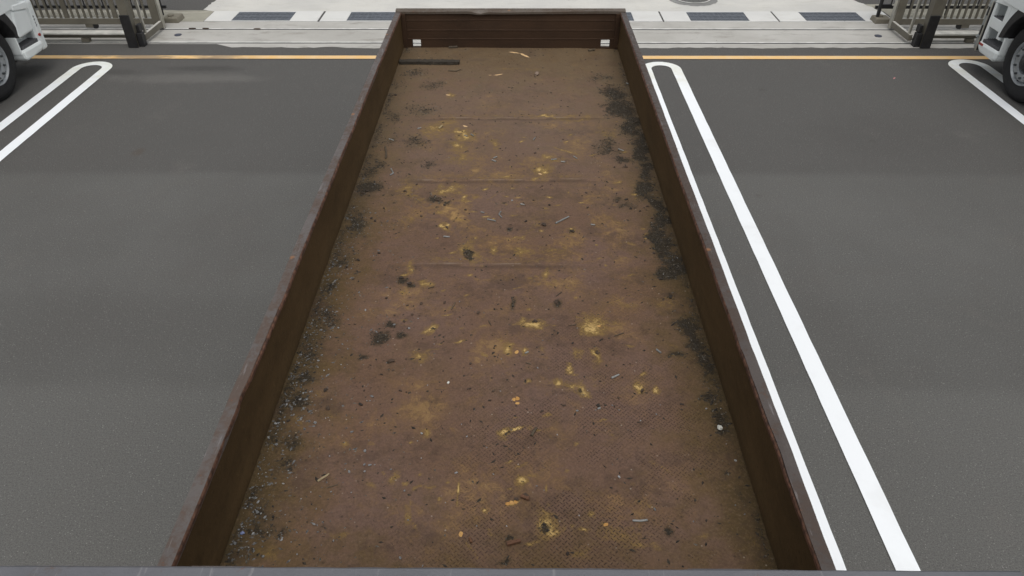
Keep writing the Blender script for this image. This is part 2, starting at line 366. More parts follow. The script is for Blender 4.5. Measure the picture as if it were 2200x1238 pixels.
def parent_inv(p):
    m = Matrix.Translation(p.location)
    q = p
    while q.parent is not None:
        q = q.parent
    return m.inverted() if p.type == 'EMPTY' else Matrix.Identity(4)
def tag(o, label, cat, group=None, kind=None):
    if kind: o['kind'] = kind
    else: o['label'] = label; o['category'] = cat
    if group: o['group'] = group
    return o
def thing(name, loc, label, cat, group=None):
    o = bpy.data.objects.new(name, None); COL.objects.link(o); o.location = loc; o.empty_display_size = .2
    return tag(o, label, cat, group)
def struct(o): o['kind'] = 'structure'; return o
def sheet(name, outline, z, mat):
    b = MB(); b.poly([(x, y, z) for x, y in outline]); o = b.build(name, mat); 
    return struct(o)
def ragged(x0, x1, y, amp, step=.08, rnd=random.Random(3)):
    out = []; x = x0; v = 0
    n = max(2, int(abs(x1-x0)/step))
    for i in range(n+1):
        v = .7*v + rnd.uniform(-amp, amp)
        out.append((x0+(x1-x0)*i/n, y+v))
    return out

# ------------------------------------------------------------------ the setting
sheet('ground', [(-300, -300), (300, -300), (300, 300), (-300, 300)], 0, ASPH)
rr = random.Random(11)
sheet('concrete_strip', ragged(-4.6, 60, 11.93, .022, .09, rr)[::1] + [(60, 13.25), (-60, 13.25), (-60, 12.10), (-4.9, 12.09)], .004, CONC)
sheet('dirty_kerb', [(-60, 13.254), (-5.52, 13.254), (-5.52, 13.84)] + ragged(-5.6, -60, 13.9, .03, .12, rr), .004, CONC_DIRTY)
sheet('dirty_kerb', [(6.79, 13.254), (60, 13.254), (60, 14.3), (6.6, 14.3), (6.79, 13.845)], .004, CONC_DIRTY)
left_edge = [(-5.72+dx, y) for y, dx in [(x_, y_-0) for x_, y_ in ragged(13.95, 24, 0, .035, .07, rr)]][::-1]
right_edge = [(6.75-.4*(y_-13.85)+dx, y_) for y_, dx in ragged(13.85, 24, 0, .035, .07, rr)]
sheet('concrete_apron', [(-5.55, 13.85)] + right_edge + left_edge, .004, CONC_PALE)
sheet('concrete_bed', [(-1.42, 13.254), (.60, 13.254), (.60, 13.846), (-1.42, 13.846)], .004, SLAB)
sheet('yellow_line', [(-40, 11.392), (40, 11.425), (40, 11.565), (-40, 11.532)], .008, YEL)
# ground under the yellow line follows the photographed slight skew
def u_line(x0, x1, ytop, y0=-6., wd=.15):
    cx, ro = (x0+x1)/2, (x1-x0)/2; ri = ro-wd
    cy = ytop-ro
    arc = lambda r: [(cx+r*math.cos(t), cy+r*math.sin(t)) for t in [math.pi*i/24 for i in range(25)]]
    o, i = arc(ro), arc(ri)
    b = MB()
    ns = 90; jr = random.Random(int(x0*100)); J = lambda: jr.uniform(-.002, .002)
    st = [(y0+(cy-y0)*q/ns) for q in range(ns)]
    o = [(x1+J(), q) for q in st] + o + [(x0+J(), q) for q in st[::-1]]; i = [(x1-wd+J(), q) for q in st] + i + [(x0+wd+J(), q) for q in st[::-1]]
    vo = [b.b.verts.new((p[0], p[1], .008)) for p in o]; vi = [b.b.verts.new((p[0], p[1], .008)) for p in i]
    for k_ in range(len(o)-1): b.b.faces.new([vo[k_], vo[k_+1], vi[k_+1], vi[k_]])
    return struct(b.build('parking_line', WHITE_LINE))
u_line(-6.775, -6.16, 11.275); u_line(1.972, 2.578, 11.285); u_line(6.715, 7.335, 11.40)
rm = random.Random(5)
mp = [(3.44+.47*math.cos(t)*(1+rm.uniform(-.04, .04)), 14.62+.44*math.sin(t)*(1+rm.uniform(-.05, .05))) for t in [2*math.pi*i/48 for i in range(48)]]
sheet('asphalt_patch', mp, .008, m_concrete('patch_grey', (.25, .25, .24), (.20, .20, .19), (.32, .31, .3), .5))
mh = thing('manhole_cover', (3.44, 14.66, 0), 'round iron manhole cover set in grey patch on pale road', 'manhole cover')
b = MB()
prof = [(3.44+.3*math.cos(t), 14.66+.3*math.sin(t)) for t in [2*math.pi*i/40 for i in range(40)]]
b.prism(prof, 'z', .002, .016).build('cover', simple('iron', (.12, .12, .11), .6, .3, .3, 20, .2), mh)
b = MB()
for i in range(40):
    t0, t1 = 2*math.pi*i/40, 2*math.pi*(i+1)/40
    b.poly([(3.44+r_*math.cos(t), 14.66+r_*math.sin(t), .0175) for r_, t in ((.31, t0), (.345, t0), (.345, t1), (.31, t1))])
b.build('ring', STEEL, mh)
# gate tracks: a pale steel strip with a dark groove
for y_, lab in ((12.15, 'long steel gate track set in concrete nearer the yellow line'), (12.84, 'long steel gate track set in concrete nearer the drain covers')):
    t = thing('gate_track', (0, y_, 0), lab, 'gate track', 'steel tracks of the sliding gates')
    MB().box(-18, 18, y_, y_+.045, .002, .009).build('rail', STEEL, t)
    MB().box(-18, 18, y_-.03, y_, .002, .0055).build('groove', VOID, t)
# drain covers: pale slab with a dark slotted grating
GX = {-5.52: 'pale drain slab with dark grating beside the dirty strip, farthest left of its row', -3.46: 'pale drain slab whose grating runs behind the rusty trailer on its left side',
      .62: 'pale drain slab just right of the trailer, its grating almost all hidden by it', 2.67: 'pale drain slab with dark grating in front of the manhole',
      4.72: 'pale drain slab with dark grating beside the concrete foot of the black fence'}
for x0, lab in GX.items():
    t = thing('drain_cover', (x0+1.02, 13.55, 0), lab, 'drain cover', 'drain covers along the gate')
    x1 = x0+2.03; g0, g1 = x0+.485, x0+1.53
    b = MB()
    for (a0, a1, c0, c1) in ((x0+.012, g0, 13.262, 13.842), (g1, x1, 13.262, 13.842), (g0, g1, 13.262, 13.297), (g0, g1, 13.803, 13.842)):
        b.box(a0, a1, c0, c1, -.02, .009)
    b.build('slab', SLAB, t)
    g = MB().box(g0, g1, 13.297, 13.803, -.01, .002).build('grating', VOID, t)
    b = MB()
    for i in range(6):
        yy = 13.297+.506*(i+.5)/6; b.box(g0+.004, g1-.004, yy-.024, yy+.024, .002, .010)
    for i in range(14):
        xx = g0+(g1-g0)*(i+.5)/14; b.box(xx-.004, xx+.004, 13.30, 13.80, .002, .006)
    b.build('bars', GRATE, g)

# ------------------------------------------------------------------ the trailer
W, YT, Y0 = 1.165, 7.95, .90
tr = thing('cargo_trailer', (0, 4.4, 0), 'long open rusty brown steel trailer bed with low sides and raised grey front', 'trailer')
def gauss_noise(nx, ny, cells, rng):
    g = rng.random((cells[1]+2, cells[0]+2))
    xs = np.linspace(0, cells[0], nx); ys = np.linspace(0, cells[1], ny)
    xi = np.minimum(xs.astype(int), cells[0]-1); yi = np.minimum(ys.astype(int), cells[1]-1)
    fx = xs-xi; fy = ys-yi; fx = fx*fx*(3-2*fx); fy = fy*fy*(3-2*fy)
    a = g[yi][:, xi]; b_ = g[yi][:, xi+1]; c = g[yi+1][:, xi]; d = g[yi+1][:, xi+1]
    return (a*(1-fx)+b_*fx)*(1-fy)[:, None] + (c*(1-fx)+d*fx)*fy[:, None]
NX, NY = 226, 660
xs = np.linspace(-W, W, NX); ys = np.linspace(Y0, YT, NY)
X, Y = np.meshgrid(xs, ys)
# warp so painted-looking ellipses never show
WXn = (gauss_noise(NX, NY, (46, 140), RNG)-.5)*.07 + (gauss_noise(NX, NY, (14, 42), RNG)-.5)*.12
WYn = (gauss_noise(NX, NY, (46, 140), RNG)-.5)*.08 + (gauss_noise(NX, NY, (14, 42), RNG)-.5)*.14
def blob(layer, px, py, rx, ry, s, rot=0., warp=1., hole=0.):
    c = at(px, py); ax = at(px+rx, py); ay = at(px, py-ry)
    a = max(abs(ax[0]-c[0]), .006); b_ = max(abs(ay[1]-c[1]), .006)
    k_ = min(1., max(a, b_)/.12)*warp
    dx = X+WXn*k_-c[0]; dy = Y+WYn*k_-c[1]
    if rot:
        # rot is a picture-plane slope: dy_px/dx_px for streaks
        e = at(px+20, py+20*rot); th = math.atan2(e[1]-c[1], e[0]-c[0])
        dx, dy = dx*math.cos(th)+dy*math.sin(th), -dx*math.sin(th)+dy*math.cos(th)
        q_ = rx/math.hypot(1, rot); a = math.hypot(*(at(px+q_, py+q_*rot)-c)[:2])
        b_ = ry*a/rx if abs(rot) < 1 else ry*abs(ax[0]-c[0])/rx
    d = np.sqrt((dx/a)**2+(dy/b_)**2)
    v = s*np.clip(1.45-d, 0, 1.45)/1.45*1.25
    if hole: v = np.where(d < hole, v*.2, v)
    np.maximum(layer, np.clip(v, 0, 1.3), out=layer)
rust = np.zeros_like(X); dirt = np.zeros_like(X); scr = np.zeros_like(X); pit = np.zeros_like(X)
DIRT = [(1290,165,25,10,.45),(1322,203,28,18,.9),(1338,235,30,22,1),(1360,268,25,28,1),(1308,318,24,22,.65),(1336,348,22,12,.75),(1376,303,18,22,1),(1380,332,24,26,1.1),(1388,372,16,20,.9),
 (1385,402,20,24,.9),(1400,440,16,28,.9),(1413,482,20,32,1),(1428,522,24,28,1.1),(1447,560,32,24,1.2),(1440,585,28,12,1.1),(1482,705,26,20,.9),(1500,730,22,28,.9),(1455,758,18,9,.9),(1508,770,24,28,.9),
 (1525,800,24,22,.8),(1530,852,22,18,.6),(1545,900,26,26,.8),(1548,928,12,8,.9),(1562,1012,14,12,.5),(1590,1060,14,30,.4),(1330,430,10,6,.7),(1345,440,14,8,.6),(1440,640,14,12,.55),
 (890,158,28,10,.5),(925,185,28,10,.45),(852,182,18,12,.4),(905,235,36,14,.45),(905,297,26,14,.55),(842,250,20,16,.4),(838,300,18,18,.4),(800,362,24,24,.6),(792,402,22,14,.8),(930,350,16,9,.6),(940,428,20,10,.8),(962,436,8,8,.8),
 (785,412,24,9,.6),(765,480,18,40,.65),(742,560,24,18,.6),(705,620,24,28,.55),(692,680,28,36,.6),(868,600,14,12,.9),(885,612,8,8,.8),(1001,546,8,16,1.1),(836,698,18,10,.8),(810,726,22,14,.9),(782,768,12,7,.8),(862,718,14,7,.8),(840,777,7,6,.9),
 (680,760,26,30,.65),(662,810,28,18,.7),(642,858,26,24,.7),(672,740,30,30,.5),(622,950,20,22,.5),(602,1010,20,22,.5),(562,1100,26,18,.65),(548,1132,38,22,.7),(606,1140,18,16,.6),(520,1185,24,14,.5),(1168,1133,13,12,1.),(1437,1142,14,12,.8),(1095,1157,12,9,.8),
 (1082,1205,16,6,.6),(540,1205,26,8,.5),(1200,652,10,7,1.),(1100,648,7,12,.7),(1147,690,6,4,.9),(928,705,5,5,.8),(1245,838,7,6,.8),(1380,840,5,6,.8),(1125,1035,7,6,.8),(1095,928,7,6,.7),(1285,758,5,5,.8),(1095,493,8,5,.8),(1230,497,7,5,.7),(700,1130,20,14,.35)]
for p in DIRT: blob(dirt, *p)
# patchy dark lines down both foot edges
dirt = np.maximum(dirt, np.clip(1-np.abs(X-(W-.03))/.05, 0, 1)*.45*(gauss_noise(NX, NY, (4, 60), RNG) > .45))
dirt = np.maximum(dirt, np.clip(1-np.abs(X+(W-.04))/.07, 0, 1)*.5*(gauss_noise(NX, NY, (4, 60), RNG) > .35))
RUST = [(945,272,42,16,.55),(1005,285,22,16,.75),(990,312,24,9,.7),(965,207,9,6,.6),(985,336,24,14,.5),(1060,306,14,12,.5),(1165,253,35,4,.7),(1240,254,30,4,.5),(1175,335,14,6,.7),(1168,370,26,14,.6),(1190,345,20,6,.4),(1300,290,20,14,.35),
 (870,407,28,18,.5),(960,403,30,10,.6),(995,421,7,6,.8),(900,430,18,8,.4),(960,488,9,16,.75),(885,470,28,14,.35),(1002,540,22,26,.55),(1060,538,9,8,.75),(1130,540,28,12,.65),(1190,532,28,6,.4),(1345,520,18,4,.4),(882,572,9,12,.55),(920,607,18,11,.75),(870,625,14,7,.5),
 (1166,590,10,14,.6),(1150,480,30,30,.2),(1235,497,16,10,.45),(1170,447,8,5,.4),(1143,693,32,16,.95),(1275,698,34,18,.85),(925,704,14,10,.8),(900,765,22,18,.55),(1092,750,14,14,.75),(1135,757,9,10,.65),(1170,755,8,9,.4),(1240,758,14,11,.5),(1285,766,14,18,.65),
 (1220,792,8,14,.8),(1196,822,12,10,.8),(1250,836,20,12,.9),(1224,830,26,9,.65),(1375,832,12,12,.8),(1412,836,9,8,.85),(1135,818,11,6,.45),(1088,928,16,12,.85),(1140,918,8,6,.5),(915,930,13,12,.5),(745,955,8,7,.7),(800,955,7,6,.5),(850,1030,10,14,.5),(872,1040,8,6,.7),
 (1124,1034,15,12,.95),(1168,1132,30,28,.75),(1050,1145,6,10,.6),(1270,1105,8,9,.6),(880,1095,9,26,.4),(740,1140,40,12,.35),(1330,1150,60,26,.35),(1400,1090,40,12,.25),(1232,1140,8,10,.4),(640,905,20,20,.25),(1440,660,30,16,.3),(1350,655,26,8,.4),(1310,700,30,8,.3),
 (585,962,7,6,.6),(690,850,14,10,.3),(1170,1010,20,8,.2),(570,1190,30,20,.35),(1620,1160,24,24,.2),(1380,1180,50,20,.35),(1240,1180,30,14,.3),(960,660,24,10,.25),(1200,620,40,6,.3)]
for p in RUST: blob(rust, *p)
rf = random.Random(44)
for i in range(150):        # scattered small marks, mostly across the middle
    py = rf.choice((rf.uniform(260, 560), rf.uniform(390, 760), rf.uniform(560, 1180))); hw_ = 215+.30*(py-100)
    k_ = .45+py/1300; px = 1100+hw_*max(-.85, min(.85, rf.gauss(.05, .42)))
    blob(rust, px, py, rf.uniform(3, 14)*k_, rf.uniform(1.5, 6)*k_, rf.uniform(.35, .85), rf.uniform(-.5, .3), .6)
for px, py, rx, ry, s, rot in [(1215,325,42,2.5,.8,.30),(1112,920,15,4,1.15,-.36),(1160,923,16,1.6,.8,-.16),(985,1048,20,2.6,1.,-6.),(982,1076,16,2,.6,30),(1100,1079,15,5,1.15,-.25),(1012,1182,30,2.5,.55,1.3),(890,1125,24,3,.55,1.6),(1175,1052,12,1.3,.8,12),
  (1040,1095,7,4,1.,.9),(945,1072,5,4,1.,-.5),(1300,1127,9,4,.9,.5),(1225,800,5,6,1,.8),(1420,1000,50,2,.5,.55),(825,1018,8,2,.7,1),(1190,1130,16,1.4,.7,.2),(1340,640,40,1.6,.5,-.4),(1060,420,18,1.3,.5,-.6),(930,545,40,2,.35,.05)]:
    blob(rust, px, py, rx, ry, s, rot, .2)
for p in [(1118,112,0,0)]:
    for px, py, rx, ry, rot in [(1103,114,15,3.2,.12),(1126,120,16,3.2,.42),(1070,161,14,2.6,-.12),(1052,162,5,1.8,.1),(962,206,6,3,.2),(1160,375,6,3,.3),(1000,270,8,3,.3)]:
        blob(scr, px, py, rx, ry, 1.05, rot, .35)
olive = np.clip((np.abs(X)/W-.45)*1.5, 0, 1)
olive = np.maximum(olive, np.clip((2.35-Y)*.9, 0, .75)); olive = np.maximum(olive, np.clip((Y-6.1)*.55, 0, .8))
checker = np.clip(1.5-np.hypot((X-.5)/.78, (Y-2.0)/1.35), 0, 1.)
checker = np.maximum(checker, .13)
Z = np.full_like(X, DECK) + (gauss_noise(NX, NY, (4, 12), RNG)-.5)*.012 + (gauss_noise(NX, NY, (9, 26), RNG)-.5)*.005
seam = np.zeros_like(X); seam_shade = np.zeros_like(X); dyr = ys[1]-ys[0]
for sy, x0, x1, hgt in ((6.148, -.85, .95, .006), (5.019, -.90, .80, .008), (3.89, -.72, .52, .008), (2.763, .05, .75, .003), (7.28, -.3, .5, .0)):
    wob = (gauss_noise(NX, 2, (10, 1), RNG)[0]-.5)*.012
    win = np.clip((xs-x0)/.25, 0, 1)*np.clip((x1-xs)/.25, 0, 1)
    d = Y-(sy+wob)[None, :]
    Z += np.where(d > 0, np.exp(-d/.25)*hgt*win[None, :], -np.exp(d/.18)*hgt*.6*win[None, :])
    seam = np.maximum(seam, np.clip(1-np.abs(d-.003)/.008, 0, 1)*win[None, :]*min(1, hgt/.006))
    rust = np.maximum(rust, np.clip(1-np.abs(d-.05)/.09, 0, 1)*win[None, :]*.22)
    seam_shade = np.maximum(seam_shade, np.clip(1+d/.05, 0, 1)*(d < -.004)*win[None, :]*min(1, hgt/.006))  # shade under each plate step, put into the colour
vid = np.arange(NX*NY).reshape(NY, NX)
faces = np.stack([vid[:-1, :-1], vid[:-1, 1:], vid[1:, 1:], vid[1:, :-1]], -1).reshape(-1, 4)
me = bpy.data.meshes.new('floor_plate')
me.vertices.add(NX*NY); me.vertices.foreach_set('co', np.stack([X, Y, Z], -1).astype(np.float32).ravel())
me.loops.add(faces.size); me.loops.foreach_set('vertex_index', faces.astype(np.int32).ravel())
me.polygons.add(len(faces)); me.polygons.foreach_set('loop_start', np.arange(0, faces.size, 4, dtype=np.int32))
me.update(calc_edges=True); me.validate()
me.polygons.foreach_set('use_smooth', np.ones(len(faces), bool))
for n_, v_ in (('rust', rust), ('dirt', dirt), ('olive', olive), ('seam', seam), ('checker', checker), ('scrape', scr), ('seam_shade', seam_shade)):
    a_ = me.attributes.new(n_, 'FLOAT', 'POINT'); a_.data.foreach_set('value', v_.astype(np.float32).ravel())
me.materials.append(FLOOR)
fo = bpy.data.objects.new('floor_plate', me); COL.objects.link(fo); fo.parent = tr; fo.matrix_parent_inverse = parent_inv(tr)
def floor_z(x, y):
    i = int(round((x+W)/(2*W)*(NX-1))); j = int(round((y-Y0)/(YT-Y0)*(NY-1)))
    return float(Z[min(max(j, 0), NY-1), min(max(i, 0), NX-1)])
MB().box(-W-.04, W+.04, .72, YT+.06, DECK-.09, DECK-.02).build('floor_frame', FRAME, tr)
WT = 1.768                          # top of the sides
rl = random.Random(21)
DENT = {-1: ((2.35, .05, .012), (3.1, .12, -.006), (4.7, .2, .006), (6.4, .08, .008)), 1: ((2.05, .10, .012), (2.7, .06, -.007), (3.6, .2, .007), (5.5, .12, .006))}
for s in (-1, 1):
    # side sheet: a slightly uneven pressed panel
    b = MB(); n = 60; prof = [(0, DECK-.02), (.012, DECK+.03), (.002, DECK+.06), (.0, DECK+.2), (.002, WT-.02)]
    rows = []
    for i in range(n+1):
        y_ = Y0-.1+(YT-Y0+.1)*i/n
        rows.append([b.b.verts.new((s*(W-p[0]*.8+rl.uniform(-.0025, .0025)), y_, p[1])) for p in prof])
    for A, B in zip(rows, rows[1:]):
        for j in range(len(prof)-1): b.b.faces.new([A[j], B[j], B[j+1], A[j+1]])
    sp = b.build('side_panel', SIDE, tr, smooth=True)
    MB().box(min(s*(W+.012), s*(W+.044)), max(s*(W+.012), s*(W+.044)), Y0-.1, YT, DECK-.1, WT-.012).build('outer_sheet', TRAIL_, sp)
    for i in range(9):
        y_ = 1.2+i*.8
        MB().box(min(s*(W+.044), s*(W+.06)), max(s*(W+.044), s*(W+.06)), y_, y_+.06, DECK-.1, WT-.03).build('stake', TRAIL_, sp, .004)
    # top rail with a bent, rust-eaten inner lip
    b = MB(); n = 150; rows = []; wv = 0
    for i in range(n+1):
        y_ = Y0-.1+(YT-Y0+.16)*i/n; wv = .85*wv+rl.uniform(-.0012, .0012); h_ = rl.uniform(-.001, .001); dn_ = .55*sum(a_*math.exp(-((y_-q_)/w_)**2) for q_, w_, a_ in DENT[s])
        rows.append([b.b.verts.new((s*q, y_, z_)) for q, z_ in ((W-.004+wv+dn_, WT-.03), (W-.001+wv+dn_, WT+h_-abs(dn_)*.4), (W+.026, WT+.002+h_*.5), (W+.052+wv*.6+dn_*.5, WT-abs(dn_)*.3), (W+.054+wv*.5, WT-.05))])
    for A, B in zip(rows, rows[1:]):
        for j in range(4): b.b.faces.new([A[j], B[j], B[j+1], A[j+1]])
    rail = b.build('top_rail', RAIL if s < 0 else RAIL_SHADED, sp)
    b = MB(); rows = []; wv = 0
    for i in range(n+1):
        y_ = Y0-.1+(YT-Y0+.1)*i/n; wv = .85*wv+rl.uniform(-.0015, .0015); dn_ = .55*sum(a_*math.exp(-((y_-q_)/w_)**2) for q_, w_, a_ in DENT[s])
        rows.append([b.b.verts.new((s*(q+dn_), y_, z_)) for q, z_ in ((W-.008+wv, WT-.022), (W-.008+wv, WT-.006+wv*.4), (W-.003+wv*.4, WT+.003), (W+.002, WT-.01))])
    for A, B in zip(rows, rows[1:]):
        for j in range(3): b.b.faces.new([A[j], B[j], B[j+1], A[j+1]])
    b.build('lip', LIP, sp)
# tailgate: pressed horizontal panels, two slots, dented top
H0, H1 = DECK-.02, 1.772
tg_b = MB()
prof = [(0, 1.478), (-.004, 1.484), (.0, 1.492), (0, 1.572), (-.004, 1.578), (0, 1.586), (0, 1.676), (-.004, 1.682), (0, 1.69), (0, H1)]
n = 80; rows = []
for i in range(n+1):
    x_ = -W+2*W*i/n; dent = .02*math.exp(-((x_+.25)/.28)**2)+.006*math.exp(-((x_-.2)/.5)**2)
    rows.append([tg_b.b.verts.new((x_, YT+p[0]+dent*max(0, (p[1]-1.6)/.17), p[1])) for p in prof])
for A, B in zip(rows, rows[1:]):
    for j in range(len(prof)-1): tg_b.b.faces.new([A[j], B[j], B[j+1], A[j+1]])
SL = [(-1.064, -.973), (.976, 1.074)]
for a0, a1 in ((-W, SL[0][0]), (SL[0][1], SL[1][0]), (SL[1][1], W)):
    tg_b.box(a0, a1, YT, YT+.05, H0, 1.478)
tg_b.box(-W, W, YT+.03, YT+.05, 1.48, H1-.004)
for a0, a1 in SL: tg_b.box(a0, a1, YT, YT+.05, H0, DECK+.006)
tg = tg_b.build('tailgate', TAIL, tr)
b = MB(); n = 110; rows = []; wv = 0
for i in range(n+1):
    x_ = -W-.05+(2*W+.1)*i/n; wv = .8*wv+rl.uniform(-.0012, .0012)
    dent = .024*math.exp(-((x_+.33)/.07)**2)+.012*math.exp(-((x_+.1)/.2)**2)+.004*math.sin(x_*5)
    rows.append([b.b.verts.new(p) for p in ((x_, YT-.012+wv, H1-.018-dent*.5), (x_, YT-.012+wv, H1+.006-dent), (x_, YT+.02, H1+.016-dent*.3), (x_, YT+.055, H1+.02), (x_, YT+.058, H1-.06))])
for A, B in zip(rows, rows[1:]):
    for j in range(4): b.b.faces.new([A[j], B[j], B[j+1], A[j+1]])
b.build('top_rail', TRAIL_, tg)
for s in (-1, 1):
    MB().box(min(s*(W-.002), s*(W-.05)), max(s*(W-.002), s*(W-.05)), YT-.02, YT-.004, DECK, H1-.02).build('corner_post', TAIL, tg, .004)
    MB().box(min(s*(W+.005), s*(W+.052)), max(s*(W+.005), s*(W+.052)), YT+.0, YT+.05, DECK-.1, H1+.004).build('hinge_post', TRAIL_, tg, .004)
# headboard in front, grey, taller than the sides
hb = MB().box(-1.245, 1.245, .80, .84, DECK-.1, 2.56).build('headboard', HEAD, tr)
b = MB(); n = 60; rows = []
for i in range(n+1):
    x_ = -1.25+2.5*i/n; j_ = rl.uniform(-.0012, .0012)
    rows.append([b.b.verts.new(p) for p in ((x_, .9755+j_, 2.50), (x_, .9755+j_, 2.594), (x_, .969, 2.60), (x_, .80, 2.60), (x_, .797, 2.53))])
for A, B in zip(rows, rows[1:]):
    for j in range(4): b.b.faces.new([A[j], B[j], B[j+1], A[j+1]])
b.build('top_rail', HEAD, hb, smooth=True)
for x0, x1 in ((-.693, -.545), (.478, .607)):
    MB().box(x0, x1, .90, .981, 2.48, 2.591).build('bracket', RAIL, hb, .003)
for i in range(5):
    x_ = -1.1+i*.55; MB().box(x_-.03, x_+.03, .84, .9, DECK, 2.5).build('upright', HEAD, hb, .004)
# running gear
for s in (-1, 1): MB().box(s*.42-.05, s*.42+.05, .3, 7.9, .86, DECK-.09).build('chassis_beam', FRAME, tr)
def trailer_wheel(y_, s):
    c = (s*.95, y_, .5)
    wb = MB().lathe([(-s*.13, .3), (-s*.13, .47), (-s*.1, .5), (s*.1, .5), (s*.13, .47), (s*.135, .32), (s*.11, .29)], c).build('wheel', RUBBER, tr, smooth=True)
    MB().lathe([(s*.11, .292), (s*.115, .27), (s*.04, .24), (s*.02, .12), (s*.12, .11), (s*.12, 0)], c).build('rim', RIM, wb, smooth=True)
for y_ in (5.6, 6.9):
    for s in (-1, 1): trailer_wheel(y_, s)
    MB().cyl((-.9, y_, .5), (.9, y_, .5), .06).build('axle', FRAME, tr)

# ------------------------------------------------------------------ trucks
def arch_prof(cy, cz, r_top, r_side, a0, a1, n):
    return [(cy+r_side*math.cos(t), cz+r_top*math.sin(t)) for t in [R(a0+(a1-a0)*i/n) for i in range(n+1)]]
def truck(sx, fx, cy, cz, label, two_steps):
    # sx: direction in which the truck's body lies from the face we see; fx: that face; cy, cz: front axle
    t = thing('truck', (fx+sx*1.2, cy, 0), label, 'truck')
    P = lambda d: fx+sx*d
    def bx(b, d0, d1, y0, y1, z0, z1): b.box(min(P(d0), P(d1)), max(P(d0), P(d1)), y0, y1, z0, z1)
    ya, yb = 10.46, 10.885                            # step well, rear and front edges
    # fender and well surround
    arch = arch_prof(cy, cz, .80, .70, 175, 8, 40)
    b = MB()
    prof = arch + [(ya+.10, cz+.10), (ya+.10, 1.05), (yb+.04, 1.02), (yb+.06, 1.30), (cy-.8, 1.36), (cy-.8, cz+.1)]
    b.prism(prof, 'x', P(0), P(.055))
    cab = b.build('cab', TWHITE, t, .02)
    b = MB(); bx(b, -.01, 2.46, cy-.95, 11.02, 1.32, 2.9)
    b.build('cab_shell', TWHITE, cab, .07)
    b = MB(); bx(b, .3, 2.2, 11.012, 11.03, 1.95, 2.65); b.build('windscreen', GLASS, cab, .02)
    door = MB(); bx(door, -.022, -.008, cy-.55, 10.75, 1.02 if not two_steps else 1.08, 2.7); dr = door.build('door', TWHITE, t, .008)
    b = MB(); bx(b, -.03, -.018, cy-.42, 10.6, 1.95, 2.6); b.build('window', GLASS, dr, .01)
    b = MB(); bx(b, -.05, -.02, cy-.45, cy-.25, 1.62, 1.66); b.build('handle', BLACKPL, dr, .006)
    b = MB(); bx(b, -.28, -.10, 10.95, 11.02, 1.75, 2.45); b.build('mirror', BLACKPL, cab, .03)
    # dark inner edge of the wheel arch
    o_ = arch_prof(cy, cz, .80, .70, 170, 9, 36); i_ = arch_prof(cy, cz, .63, .60, 170, 14, 36)
    b = MB(); b.prism(o_+i_[::-1], 'x', P(-.012), P(.10)); b.build('arch_trim', BLACKPL, cab, .01)
    b = MB(); b.prism(arch_prof(cy, cz, .64, .61, 178, 4, 36)+arch_prof(cy, cz, .67, .64, 4, 178, 36), 'x', P(.10), P(.6)); b.build('wheel_housing', BLACKPL, cab)
    b = MB(); bx(b, .18, .42, ya-.12, ya+.06, .28, .62); b.build('mud_flap', BLACKPL, cab, .01)
    # front post, band between the steps, well backs
    b = MB()
    bx(b, .004, .06, yb-.015, yb+.018, .42, 1.015)
    bx(b, .004, .30, yb+.018, yb+.044, .42, 1.012)
    if two_steps:
        bx(b, .003, .16, ya+.08, yb-.016, .69, .835); bx(b, -.003, .052, ya+.06, ya+.15, .60, 1.10)
    db = .20 if two_steps else .15
    bx(b, db, db+.03, ya-.018, yb+.016, .425, 1.10)
    bx(b, .007, db, ya-.05, ya-.021, .421, .66)
    b.build('step_well', TWHITE, cab, .006)
    if not two_steps:                                 # a closed panel covers the upper step
        b = MB(); b.prism([(ya+.03, .628), (yb-.03, .632), (yb, .93), (ya+.07, 1.0), (ya-.01, .66)], 'x', P(-.018), P(.06)); b.build('step_cover', TWHITE, cab, .03)
        b = MB(); b.prism([(ya+.09, .995), (yb, .925), (yb+.03, 1.03), (ya+.1, 1.07)], 'x', P(-.03), P(.06)); b.build('sill', TWHITE, cab, .015)
    # lowest step
    b = MB()
    b.prism([(ya-.03, .345), (ya+.02, .315), (yb-.04, .325), (yb+.03, .36), (yb+.06, .46), (ya-.03, .475)], 'x', P(-.03), P(.27))
    st = b.build('step', TWHITE, t, .035)
    b = MB(); bx(b, .0, .25, ya+.0, yb-.005, .455, .50)
    n_ = 7; pr_ = [(P(0.), .455)]
    for i in range(n_): pr_ += [(P(db*i/n_), .50), (P(db*(i+.2)/n_), .511), (P(db*(i+.62)/n_), .511), (P(db*(i+.8)/n_), .50)]
    b = MB(); b.prism(pr_+[(P(db), .455)], 'y', ya, yb-.005); b.build('tread', TREAD, st)
    if two_steps:
        pr_ = [(P(.01), .82)]
        for i in range(n_): pr_ += [(P(.01+.25*i/n_), .838), (P(.01+.25*(i+.2)/n_), .848), (P(.01+.25*(i+.62)/n_), .848), (P(.01+.25*(i+.8)/n_), .838)]
        b = MB(); b.prism(pr_+[(P(.26), .82)], 'y', ya+.09, yb-.02); b.build('tread', TREAD, cab)
    b = MB()
    if two_steps: bx(b, -.036, -.028, yb-.09, yb+.01, .425, .455)
    else: b.cyl((P(-.008), yb+.085, .53), (P(.02), yb+.085, .53), .022, 16)
    b.build('reflector', REDL, st if two_steps else cab)
    # bumper across the front
    bm_ = TGREY if two_steps else TWHITE
    b = MB()
    b.prism([(P(.0), yb+.05), (P(.004), 11.06), (P(.06), 11.13), (P(.35), 11.16), (P(2.1), 11.16), (P(2.39), 11.10), (P(2.44), yb+.05)], 'z', .30, 1.02)
    bp = b.build('bumper', bm_, t, .035)
